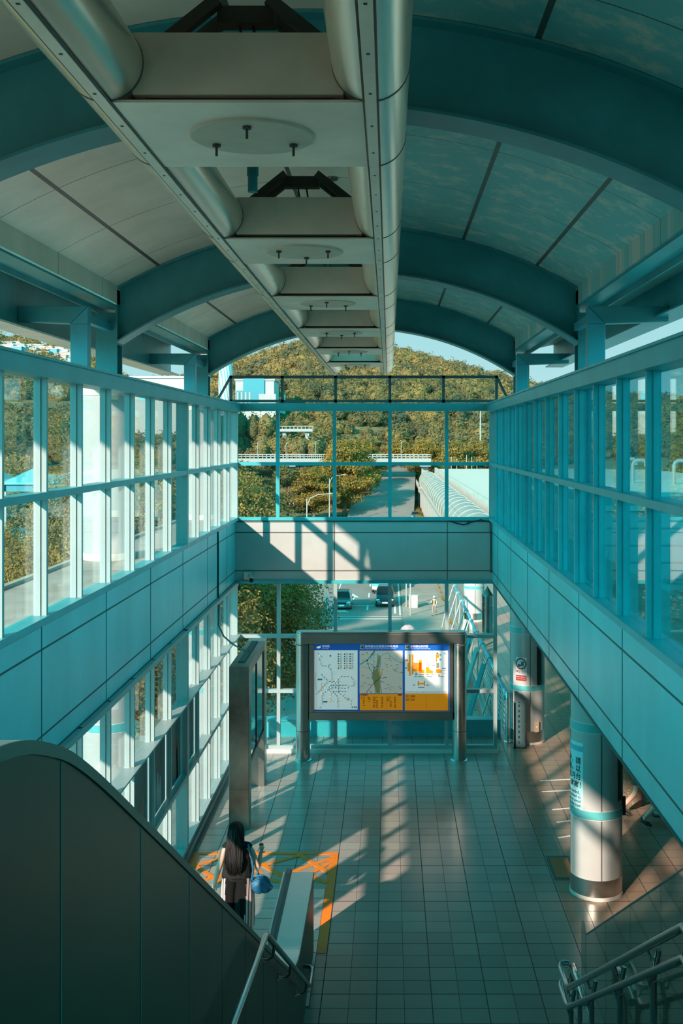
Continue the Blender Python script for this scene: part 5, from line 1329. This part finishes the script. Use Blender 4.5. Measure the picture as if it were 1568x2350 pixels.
# flat white roof and the covered walkway tube
t = thing('flat_roof_building', 'broad building with a bright white flat roof right of the covered walkway', 'building', (36, 180, ZG))
w = MB(); w.box(11.4, 62, 104, 262, ZG, E-7.35); w.build('walls', whiterail, t); w = MB(); w.box(11.3, 62, 103.9, 262, E-7.35, E-7.1); w.build('roof', M('white_roof', (.62,.49,.43), .6), t)
w = MB(); w.box(10.9, 11.3, 103.5, 262, E-8.2, E-6.75); w.box(11.3, 62, 103.5, 103.9, E-8.2, E-6.75); w.build('parapet', concrete, t)
walk_rib = M('walkway_rib', (.42,.39,.36), .5)
def walkway():
    cx, cz, R_ = 8.5, E-9.0, 2.0
    t = thing('covered_walkway', 'long silver tube of a covered walkway on white posts beside the road', 'walkway', (cx, 140, ZG))
    w = MB(); ys = []; n = 40
    pts = []; rs = []
    y = 63.
    while y <= 238: pts.append((cx, y, cz)); rs.append(R_*(1 + .012*math.sin(y*2*PI/1.3))); y += .325
    w.tube(pts, rs, n); tb_ = w.build('tube', M('walkway_metal', (.44,.39,.34), .35, .35, var=.15, vs=1.5), t, smooth=True)
    w = MB()
    for k in range(0, 31):
        y = 63.5 + k*5.6; w.tube([(cx+math.cos(a)*(R_+.05), y, cz+math.sin(a)*(R_+.05)) for a in [2*PI*i/40 for i in range(41)]], .03, 5)
    w.build('hoop_ribs', walk_rib, tb_, smooth=True)
    for a in (2.35, 1.57):
        w = MB(); w.tube([(cx+math.cos(a)*(R_+.04), 63, cz+math.sin(a)*(R_+.04)), (cx+math.cos(a)*(R_+.04), 238, cz+math.sin(a)*(R_+.04))], .035, 6); w.build('ridge_rail', whiterail, tb_, smooth=True)
    w = MB(); w.box(6.9, 10.2, 63, 238, cz-2.3, cz-1.85); w.build('deck', truss_m, t)
    for k in range(16):
        y = 66 + k*11.2; w = MB(); w.box(6.7, 7.5, y-.35, y+.35, ZG, cz-2.3); w.build('post', whiterail, t)
walkway()
# viaduct over the road
def viaduct():
    t = thing('viaduct', 'long pale road viaduct with white railings crossing beyond the trees', 'bridge', (-20, 262, ZG))
    z0 = E-5.5
    w = MB(); w.box(-75, 10, 258, 266, z0, z0+.9); w.build('deck', whiterail, t)
    for y in (258, 265.9):
        w = MB(); w.box(-75, 10, y, y+.12, z0+1.75, z0+1.9); w.box(-75, 10, y, y+.1, z0+1.3, z0+1.4)
        for i in range(85): w.box(-75+i, -74.88+i, y, y+.12, z0+.9, z0+1.8)
        w.build('railing', whiterail, t)
    for x in (-58, -23.5, 8.6):
        w = MB(); w.box(x-.8, x+.8, 260.5, 263.5, ZG-4, z0); w.box(x-1.3, x+1.3, 258.5, 265.5, z0-1.0, z0); w.build('pier', whiterail, t)
viaduct()
def bridge2():
    t = thing('hill_bridge', 'short pale bridge glimpsed on the wooded slope above the viaduct', 'bridge', (-24.5, 287, E-8))
    w = MB(); w.box(-29, -20, 285, 289, E+2.0, E+2.7); w.build('deck', whiterail, t); w = MB(); w.box(-29, -20, 285, 285.2, E+3.3, E+3.5)
    for i in range(10): w.box(-29+i, -28.85+i, 285, 285.2, E+2.7, E+3.4)
    w.build('railing', whiterail, t)
    for x in (-27.5, -21.5): w = MB(); w.box(x-.5, x+.5, 286, 288, E-8, E+2.0); w.build('pier', whiterail, t)
bridge2()
b = MB(); b.box(6.4, 10.6, 238.5, 257.9, E-10.9, E-10.4); b.box(6.4, 6.5, 238.5, 257.9, E-9.6, E-9.45); b.box(10.5, 10.6, 238.5, 257.9, E-9.6, E-9.45)
for i in range(13): b.box(6.4, 6.5, 238.5+i*1.6, 238.6+i*1.6, E-10.4, E-9.5); b.box(10.5, 10.6, 238.5+i*1.6, 238.6+i*1.6, E-10.4, E-9.5)
for x in (7, 10): b.box(x-.3, x+.3, 250, 250.6, ZG-3, E-10.9)
tag(b.build('footbridge', whiterail), 'white railed footbridge joining the covered walkway to the viaduct', 'footbridge')
# lamps
def lamp(label, x, y, z0, h, arm, sg=1, group='street lamps'):
    t = thing('street_lamp', label, 'street lamp', (x, y, z0), group)
    k = h/8.; w = MB(); w.tube([(x, y, z0), (x, y, z0+h*.92)], [.13*k**.5, .08*k**.5], 10); w.build('pole', whiterail, t, smooth=True)
    w = MB(); w.tube([(x, y, z0+h*.80), (x+sg*arm*.15, y, z0+h*.93), (x+sg*arm*.5, y, z0+h*.985), (x+sg*arm, y, z0+h)], .06*k**.5, 8); w.build('arm', whiterail, t, smooth=True)
    w = MB(); w.ball((x+sg*arm*1.08, y, z0+h), (.34*k,.16*k,.09*k), 0, 2); w.build('lamp_head', whiterail, t, smooth=True)
lamp('white curved street lamp in front of the ochre trees left of the road', -11.0, 146, ZG, 8.4, 3.0)
lamp('white street lamp with long arm against the middle tree left of the road', -11.2, 205, ZG, 9.0, 2.6)
for x, h, d in ((-31.3, 4.2, 'leftmost'), (-24.5, 4.0, 'second from the left'), (-17.5, 4.3, 'third from the left'), (-9.6, 4.6, 'fourth from the left'), (2.9, 4.2, 'rightmost')):
    lamp('small lamp standing on the viaduct, %s of the row' % d, x, 259.2, E-4.6, h, .9, 1, 'viaduct lamps')
w = MB(); w.tube([(25.2, 300, ground(25.2,300)-1), (25.2, 300, E+9)], [.32,.16], 12)
tag(w.build('mast', whiterail, smooth=True), 'tall white mast in front of the wooded hill on the right', 'mast')
for i in range(6):
    x = 13 + i*1.6; y = 250 + (i % 3)*5
    w = MB(); w.tube([(x, y, ground(x, y)-.5), (x, y, E-3.6 - (i % 3)*.5)], .07, 8)
    tag(w.build('pole', whiterail, smooth=True), 'thin white pole %s beyond the flat white roof' % ('leftmost', 'second from left', 'third from left', 'fourth from left', 'fifth from left', 'rightmost')[i], 'pole', 'thin white poles beyond the flat roof')
# far buildings
def block(name, label, x0, x1, y0, y1, z1, wall, wins=(), extra=None):
    zb = min(ground(x0, y0), ground(x1, y0)) - 2
    t = thing(name, label, 'building', ((x0+x1)/2, (y0+y1)/2, zb))
    w = MB(); w.box(x0, x1, y0, y1, zb, z1); w.build('walls', wall, t)
    w = MB(); w.box(x0-.3, x1+.3, y0-.3, y1+.3, z1, z1+.5); w.build('roof', whiterail, t)
    for a, c, d, e in wins:
        w = MB(); w.box(a, c, y0-.05, y0+.1, d, e); w.build('window', mapcyan, t)
    return t
bwhite = M('building_white', (.36,.33,.31), .6, var=.08, vs=.2); bteal = M('building_teal', (.02,.19,.24), .5)
t = block('office_building', 'white and teal office block seen through the small panes at top left', -43, -32.2, 305, 318, E+16.4, bwhite)
w = MB(); w.box(-40.8, -34.9, 304.5, 305.2, E+9.0, E+17); w.box(-42.8, -39.3, 304.6, 305.1, E+8, E+13.6); w.build('teal_cladding', bteal, t)
w = MB(); w.box(-36.2, -31.5, 303, 310, E+2, E+12.6); w.build('annex', bwhite, t)
for i in range(4): w = MB(); w.box(-42.5+i*1.1, -42+i*1.1, 304.4, 304.65, E+8.4, E+13.2); w.build('window', whiterail, t)
block('long_building', 'long white building beyond the left eave beam', -66, -46, 268, 280, E+15.0, bwhite, [(-50.2+i*1.5, -49.2+i*1.5, E+11.2, E+13.6) for i in range(3)] + [(-64+i*2.6, -62.6+i*2.6, E+9.5, E+11.5) for i in range(5)])
def streak_mat():
    m, nt, out = nt_new('streaked_chimney'); p = N(nt, 'ShaderNodeBsdfPrincipled'); L(nt, p.outputs[0], out.inputs[0]); p.inputs['Roughness'].default_value = .6
    tc = N(nt, 'ShaderNodeTexCoord'); mp = N(nt, 'ShaderNodeMapping'); mp.inputs['Scale'].default_value = (1,1,.3); mp.inputs['Rotation'].default_value = (0,.5,0); L(nt, tc.outputs['Object'], mp.inputs[0])
    n = N(nt, 'ShaderNodeTexWave'); n.inputs['Scale'].default_value = .42; n.inputs['Distortion'].default_value = 5; L(nt, mp.outputs[0], n.inputs[0])
    r_ = N(nt, 'ShaderNodeValToRGB'); r_.color_ramp.elements[0].position = .62; r_.color_ramp.elements[1].position = .68; r_.color_ramp.elements[0].color = (.38,.36,.34,1); r_.color_ramp.elements[1].color = (.06,.26,.29,1); L(nt, n.outputs[1], r_.inputs[0]); L(nt, r_.outputs[0], p.inputs['Base Color']); return m
w = MB(); w.lathe([(2.3, E-6), (1.9, E+26), (1.7, E+26.2)], -46.5, 310, 28)
tag(w.build('chimney', streak_mat(), smooth=True), 'tall white chimney with teal streaks beside the left end of the upper window', 'chimney')
# hillside town
random.seed(21)
roofs = [M('town_wall', (.36,.32,.29), .7), M('town_wall_pink', (.36,.24,.20), .7), M('town_wall_grey', (.26,.24,.23), .7), bteal]
HOUSES = []
pls = []
for row in range(5):
    for k in range(9):
        px = 22 + k*17 + random.uniform(-6, 6); Y = 372 + row*11 + random.uniform(-3, 3)
        pls.append((px, Y, row, k))
rowname = ('lowest row', 'second row up', 'middle row', 'fourth row up', 'top row'); colname = ('leftmost', 'second from left', 'third from left', 'fourth from left', 'middle', 'fourth from right', 'third from right', 'second from right', 'rightmost')
for px, Y, row, k in pls:
    x = (px-893)*Y/F; z = ground(x, Y) - .6; a, c, h = random.uniform(1.4, 2.4), random.uniform(1.3, 2), random.uniform(1.8, 3.4)
    w = MB(); w.box(x-a, x+a, Y-c, Y+c, z-2, z+h); w.box(x-a-.15, x+a+.15, Y-c-.15, Y+c+.15, z+h, z+h+.2, 1)
    for i in range(2): w.box(x-a*.6+i*a*.8, x-a*.2+i*a*.8, Y-c-.03, Y-c+.05, z+h*.45, z+h*.75, 2)
    o = w.build('house', [roofs[(row+k*3) % 4 if random.random() < .8 else 0], whiterail, bteal]); HOUSES.append((x, Y))
    tag(o, 'small hillside house under the left eave, %s in the %s' % (colname[k], rowname[row]), 'house', 'houses on the far left hill')
# tented pavilion low on the left
t = thing('pavilion', 'low pavilion with a teal tented roof beyond the left glazing', 'pavilion', (-35.5, 112, ZG))
w = MB()
for i in range(3):
    xc = -40.5 + i*4.4; w.add([(xc-2.3,108,E-4.3),(xc+2.3,108,E-4.3),(xc+2.3,114,E-4.3),(xc-2.3,114,E-4.3),(xc,111,E-2.9),(xc-2.3,108,E-4.5),(xc+2.3,108,E-4.5),(xc+2.3,114,E-4.5),(xc-2.3,114,E-4.5)], [(0,1,4),(1,2,4),(2,3,4),(3,0,4),(0,5,6,1),(1,6,7,2),(2,7,8,3),(3,8,5,0),(5,8,7,6)])
w.build('roof', M('tent_teal', (.08,.34,.37), .5), t)
w = MB(); w.box(-42.5, -29.5, 108.4, 113.6, ZG, E-9.2); w.box(-42.5,-29.5,108.3,108.4,E-5.2,E-4.4); w.build('walls', bteal, t)
for i in range(4): w = MB(); x = -42.5 + i*4.3; w.box(x-.12, x+.12, 108.3, 108.55, E-9.2, E-4.4); w.build('post', whiterail, t)
# ---- vegetation ---------------------------------------------------------------
rng = np.random.default_rng(11)
spots = []
tries = 0
while len(spots) < 3900 and tries < 40000:
    tries += 1
    px = rng.uniform(-60, 1640); y0 = start_y(px) + 6; Y = y0 + (470-y0)*rng.uniform(0, 1)**1.1
    x = (px-893)*Y/F
    if abs(x - (4 if Y > 200 else -2)) < 13 and Y < 300 and px > 760: continue
    if 256 < Y < 268: continue
    if 10 < x < 63 and 100 < Y < 266: continue
    if -45 < x < -30 and 301 < Y < 320: continue
    if -67 < x < -45 and 258 < Y < 282: continue
    if any(abs(x-hx) < 3.4 and -6 < hy-Y < 8 and False for hx, hy in HOUSES): continue
    if 10 < px < 172 and 366 < Y < 424 and rng.uniform() < .88: continue
    if -49 < x < -44 and 306 < Y < 314: continue
    if -31 < x < -19 and 276 < Y < 291: continue
    r = rng.uniform(1.5, 3.3)*(.75 + .25*Y/400); spots.append((x, Y, ground(x, Y) + r*.45, r, r*rng.uniform(.75, 1.1)))
for i in range(80):
    x = rng.uniform(-46, -29); Y = rng.uniform(286, 299); hh = rng.uniform(3.5, 6); spots.append((x, Y, E + rng.uniform(-3, 4.2), rng.uniform(1.8, 2.8), hh*.8))
for i in range(34):
    x = rng.uniform(-32, -18); Y = rng.uniform(271, 283); spots.append((x, Y, E - 2.6, rng.uniform(1.8, 2.6), rng.uniform(3.0, 3.9)))
def forest(name, spots, mat, per=200, lf=1.):
    n = len(spots); S = np.array(spots)
    V, Fc = ICO(1); V = np.array(V); Fc = np.array(Fc); nv = len(V)
    core = (V[None]*np.stack([S[:,3]*.84, S[:,3]*.84, S[:,4]*.84], 1)[:,None,:] + S[:,None,:3]).reshape(-1, 3)
    T = (Fc[None] + (np.arange(n)*nv)[:,None,None]).reshape(-1, 3)
    d = rng.normal(size=(n, per, 3)); d[..., 2] = np.abs(d[..., 2])*.9 - .25; d[..., 1] -= .35; d /= np.linalg.norm(d, axis=2)[..., None]
    lump = 1 + .22*np.sin(d[..., :1]*6 + np.arange(n)[:,None,None]) + .18*np.sin(d[..., 2:3]*8 + 2*np.arange(n)[:,None,None])
    c = (d*lump*rng.uniform(.72, 1.05, (n, per, 1))*np.stack([S[:,3], S[:,3], S[:,4]], 1)[:,None,:] + S[:,None,:3]).reshape(-1, 3)
    q = d.reshape(-1, 3) + rng.normal(size=(n*per, 3))*.45; q /= np.linalg.norm(q, axis=1)[:,None]
    u = np.cross(q, rng.normal(size=q.shape)); u /= np.linalg.norm(u, axis=1)[:,None]; v = np.cross(q, u)
    sz = (np.repeat(S[:,3], per)*rng.uniform(.06, .15, n*per)*lf)[:,None]
    A = np.stack([c - u*sz, c - v*sz*.7, c + u*sz, c + v*sz*.7], 1).reshape(-1, 3)
    co = np.concatenate([core, A]); b0 = len(core); m = n*per
    lv = np.concatenate([T.reshape(-1), np.arange(m*4)+b0]).astype(np.int32)
    ls = np.concatenate([np.arange(len(T))*3, len(T)*3 + np.arange(m)*4]).astype(np.int32); lt = np.concatenate([np.full(len(T), 3), np.full(m, 4)]).astype(np.int32)
    me = bpy.data.meshes.new(name); me.vertices.add(len(co)); me.vertices.foreach_set('co', co.reshape(-1)); me.loops.add(len(lv)); me.loops.foreach_set('vertex_index', lv)
    me.polygons.add(len(ls)); me.polygons.foreach_set('loop_start', ls); me.polygons.foreach_set('loop_total', lt); me.update(calc_edges=True); me.materials.append(mat)
    o = bpy.data.objects.new(name, me); COL.objects.link(o); ORG[o.name] = (0,0,0); return o
o = forest('hillside_forest', spots, leafH)
tag(o, 'dense ochre forest covering the hills, shade between crowns coloured teal', 'forest', kind='stuff')
def leaf_mesh(name, lumps, per, size, mat, jitter=1.):
    """leaves set about the surface of a few lumps"""
    P_, Q = [], []
    for (cx, cy, cz, rx, ry, rz) in lumps:
        d = rng.normal(size=(per, 3)); d /= np.linalg.norm(d, axis=1)[:, None]
        rr = rng.uniform(.55, 1.04, (per, 1)); d2 = d*rr*(1 + .16*np.sin(d[:, :1]*7+cx) + .14*np.sin(d[:, 2:3]*8+cz))
        P_.append(d2*np.array([rx, ry, rz]) + np.array([cx, cy, cz])); Q.append(d)
    P_ = np.concatenate(P_); Q = np.concatenate(Q); n = len(P_)
    nr = Q + rng.normal(size=(n, 3))*.55 + np.array([0,0,.35]); nr /= np.linalg.norm(nr, axis=1)[:, None]
    u = np.cross(nr, rng.normal(size=(n, 3))); u /= np.linalg.norm(u, axis=1)[:, None]; v = np.cross(nr, u)
    s_ = size*rng.uniform(.6, 1.3, (n, 1))
    A = np.stack([P_ - u*s_, P_ - v*s_*.45 + nr*s_*.12, P_ + u*s_, P_ + v*s_*.45 + nr*s_*.12], 1)
    me = bpy.data.meshes.new(name); me.vertices.add(n*4); me.vertices.foreach_set('co', A.reshape(-1)); me.loops.add(n*4); me.loops.foreach_set('vertex_index', np.arange(n*4, dtype=np.int32))
    me.polygons.add(n); me.polygons.foreach_set('loop_start', np.arange(0, n*4, 4, dtype=np.int32)); me.polygons.foreach_set('loop_total', np.full(n, 4, dtype=np.int32)); me.update(calc_edges=True); me.materials.append(mat)
    return me
def lumps_for(R_, H, n, flat=.55, z0=.35):
    out = []
    for i in range(n):
        a = rng.uniform(0, 2*PI); q = math.sqrt(rng.uniform(0, 1)); z = rng.uniform(z0, 1.)
        k = math.sin(min(1, (1-z)/(1-z0)*1.15 + .22)*PI*.5) ; rad = R_*k*q*.8
        r = R_*rng.uniform(.28, .46); out.append((rad*math.cos(a), rad*math.sin(a), H*z - r*.35, r, r, r*flat))
    return out
def tree(label, x, y, z0, H, R_, mat, nl, per, leaf, group='street trees', mesh=None, name='leafy_tree', z0f=.35, sc_=(1,1,1)):
    t = thing(name, label, 'tree', (x, y, z0), group); t.scale = sc_
    w = MB(); tr = max(.12, H*.022); top_z = z0 + H*.62
    w.tube([(x, y, z0-.3), (x+.1, y, z0+H*.2), (x-.1, y+.1, z0+H*.4), (x, y, top_z)], [tr*1.4, tr, tr*.8, tr*.35], 10)
    for i in range(5):
        a = 2*PI*i/5 + H; zz = z0 + H*(.30+.06*i); w.tube([(x, y, zz), (x+math.cos(a)*R_*.35, y+math.sin(a)*R_*.35, zz+H*.14), (x+math.cos(a)*R_*.7, y+math.sin(a)*R_*.7, zz+H*.24)], [tr*.5, tr*.32, tr*.12], 7)
    w.build('trunk', bark, t, smooth=True)
    me = mesh or leaf_mesh('foliage', lumps_for(R_, H, nl, z0=z0f), per, leaf, mat)
    o = bpy.data.objects.new('foliage', me); COL.objects.link(o); o.parent = t; ORG[o.name] = (x, y, z0)
    return me
mA = leaf_mesh('foliage', lumps_for(6.6, 15.6, 46, .5, .22), 620, .24, leafA)
ROW = [(-9.1, 222, 'big ochre tree nearest the street edge left of the road, its trunk in view'), (-14.8, 214, 'big ochre tree left of the one whose trunk shows'), (-8.0, 243, 'second big ochre tree along the left road edge'), (-13.2, 250, 'big ochre tree just before the viaduct, left side'), (-6.6, 276, 'big ochre tree past the viaduct by the left road edge'), (-12.5, 280, 'big ochre tree past the viaduct, left one')]
for i, (x, y, lab) in enumerate(ROW): tree(lab, x, y, ZG, 15.6, 6.4, leafA, 0, 0, 0, 'big ochre trees left of the road', mesh=mA, sc_=(.85,.85,.66) if x < -12 else (1,1,1))
mB = leaf_mesh('foliage', lumps_for(4.6, 10.5, 28, .6, .2), 480, .24, leafB)
for i, (x, y, lab) in enumerate(((-27, 150, 'olive tree far left below the viaduct'), (-21, 172, 'olive tree beneath the viaduct pier'), (-29, 195, 'olive tree left of the viaduct pier'), (-20, 215, 'olive tree right of the viaduct pier'), (-34, 228, 'olive tree at the left end of the viaduct view'), (-23, 128, 'olive tree behind the leafy branch at lower left of the window'))):
    tree(lab, x, y, ZG, 10.5, 4.6, leafB, 0, 0, 0, 'olive trees below the viaduct', mesh=mB)
for i, (x, y, lab) in enumerate(((16.5, 268, 'ochre tree at the far end of the road, rightmost'), (9.5, 276, 'ochre tree at the far end of the road, middle'), (3.0, 284, 'ochre tree at the far end of the road, leftmost'), (23, 274, 'ochre tree beyond the flat white roof'))):
    tree(lab, x, y, ground(x, y)-.2, 13.0, 6.0, leafA, 0, 0, 0, 'ochre trees at the road end', mesh=mA)
mN = leaf_mesh('foliage', lumps_for(4.4, 14.0, 95, .8, .30), 1500, .078, leafN)
tree('tall leafy tree close outside the left half of the end window', -7.3, 47, ZG, 14.2, 4.4, leafN, 0, 0, 0, 'leafy trees close to the station', mesh=mN)
tree('leafy tree farther left behind the lower left glazing corner', -14.5, 52, ZG, 14.2, 4.4, leafN, 0, 0, 0, 'leafy trees close to the station', mesh=mN)
tree('leafy tree left of the street, third from the station', -14.5, 64, ZG, 14.2, 4.4, leafN, 0, 0, 0, 'leafy trees close to the station', mesh=mN)
tree('leafy tree left of the street, farthest of those near the station', -17.5, 76, ZG, 14.2, 4.4, leafN, 0, 0, 0, 'leafy trees close to the station', mesh=mN)
tree('leafy tree standing by the left plaza with its trunk in view', -8.9, 38.5, ZG, 14.2, 4.4, leafN, 0, 0, 0, 'leafy trees close to the station', mesh=mN)
mO = leaf_mesh('foliage', lumps_for(4.2, 8.5, 32, .7, .12), 900, .12, leafA)
for x, y, lab in ((-26.5, 84, 'round ochre tree beyond the left ledge, right one'), (-31.5, 88, 'round ochre tree beyond the left ledge, left one'), (-22.0, 95, 'round ochre tree beyond the left ledge, seen low between the columns')):
    tree(lab, x, y, ZG, 8.8, 4.2, leafA, 0, 0, 0, 'round ochre trees beyond the left ledge', mesh=mO)
sp = []
for i in range(260):
    y = 56 + rng.uniform(0, 190); sp.append((6.0 + rng.uniform(-.35, .35) , y, ZG+.5, rng.uniform(.5, .8), rng.uniform(.5, .8)))
for i in range(420):
    px = rng.uniform(-60, 420); Y = rng.uniform(62, 128); x = (px-893)*Y/F
    if -44 < x < -28 and 104 < Y < 116: continue
    sp.append((x, Y, ZG+.5, rng.uniform(.8, 1.7), rng.uniform(.6, 1.1)))
tag(forest('shrub_hedge', sp, leafA, 260, .6), 'ochre shrubs and hedges at street level', 'shrubs', kind='stuff')
# ================================================================== light, sky, camera
SUN = Vector((.5, .866, -.41)).normalized()
sl = bpy.data.lights.new('sun', 'SUN'); sl.energy = SUN_E; sl.color = SUN_C; sl.angle = math.radians(.9)
so = bpy.data.objects.new('sun', sl); COL.objects.link(so); so.rotation_mode = 'QUATERNION'; so.rotation_quaternion = SUN.to_track_quat('-Z', 'Y'); so.location = (-30, -50, 40)
wd = bpy.data.worlds.new('sky'); sc.world = wd; wd.use_nodes = True; nt = wd.node_tree; nt.nodes.clear()
out = nt.nodes.new('ShaderNodeOutputWorld'); bg = nt.nodes.new('ShaderNodeBackground'); L(nt, bg.outputs[0], out.inputs[0])
tc = N(nt, 'ShaderNodeTexCoord'); s_ = N(nt, 'ShaderNodeSeparateXYZ'); L(nt, tc.outputs['Generated'], s_.inputs[0])
def ramp(stops, fac):
    r = N(nt, 'ShaderNodeValToRGB'); e = r.color_ramp.elements
    e[0].position, e[0].color = stops[0][0], c4(stops[0][1]); e[1].position, e[1].color = stops[-1][0], c4(stops[-1][1])
    for p, c in stops[1:-1]: q = e.new(p); q.color = c4(c)
    L(nt, fac, r.inputs[0]); return r.outputs[0]
el = math_(nt, 'MULTIPLY_ADD', s_.outputs[2], .5, .5)
# sky away from the sun: pale low down; sky overhead and towards the sun: deeper and brighter
far = ramp([(0., (.10,.13,.12)), (.495, (.12,.15,.13)), (.505, (.50,.80,.83)), (.58, (.30,.69,.75)), (.70, (.02,.55,.62)), (1., (.02,.50,.57))], el)
near = ramp([(0., (.10,.13,.12)), (.495, (.12,.15,.13)), (.505, (.02,.60,.66)), (.60, (.02,.58,.65)), (1., (.02,.50,.57))], el)
az = N(nt, 'ShaderNodeMapRange'); az.interpolation_type = 'SMOOTHSTEP'; az.inputs[1].default_value = .55; az.inputs[2].default_value = .93; L(nt, s_.outputs[1], az.inputs[0])
mx = N(nt, 'ShaderNodeMix', data_type='RGBA'); L(nt, az.outputs[0], mx.inputs[0]); L(nt, near, mx.inputs[6]); L(nt, far, mx.inputs[7])
L(nt, mx.outputs[2], bg.inputs['Color'])
dt = N(nt, 'ShaderNodeVectorMath', operation='DOT_PRODUCT'); L(nt, tc.outputs['Generated'], dt.inputs[0]); dt.inputs[1].default_value = tuple(-SUN)
glow = math_(nt, 'POWER', math_(nt, 'MAXIMUM', dt.outputs['Value'], 0.), 2.5)
up = N(nt, 'ShaderNodeMapRange'); up.inputs[1].default_value = .28; up.inputs[2].default_value = .70; up.inputs[3].default_value = 1.0; up.inputs[4].default_value = SKY_UP; L(nt, s_.outputs[2], up.inputs[0])
side = math_(nt, 'MULTIPLY', math_(nt, 'SUBTRACT', 1.0, az.outputs[0]), SKY_SIDE)
gl = math_(nt, 'MULTIPLY_ADD', glow, SKY_GLOW, side)
abv = N(nt, 'ShaderNodeMapRange'); abv.inputs[1].default_value = -.01; abv.inputs[2].default_value = .01; L(nt, s_.outputs[2], abv.inputs[0])
L(nt, math_(nt, 'MULTIPLY', up.outputs[0], math_(nt, 'MULTIPLY_ADD', abv.outputs[0], gl, 1.0)), bg.inputs['Strength'])
cd = bpy.data.cameras.new('camera'); co = bpy.data.objects.new('camera', cd); COL.objects.link(co)
co.location = (0, 0, E); co.rotation_euler = (PI/2, 0, 0)
cd.sensor_fit = 'VERTICAL'; cd.sensor_height = 36; cd.sensor_width = 36; cd.lens = F/2350*36
cd.shift_x = -(893-784)/2350; cd.shift_y = (1008-1175)/2350
cd.clip_start = .05; cd.clip_end = 3000
sc.camera = co
vs_ = sc.view_settings; vs_.view_transform = 'Standard'; vs_.look = 'None'; vs_.gamma = 1; vs_.use_curve_mapping = False; vs_.exposure = EXPO
cy = sc.cycles; cy.max_bounces = 10; cy.diffuse_bounces = 5; cy.glossy_bounces = 4; cy.transparent_max_bounces = 40; cy.transmission_bounces = 8; cy.use_denoising = True; cy.sample_clamp_indirect = 6
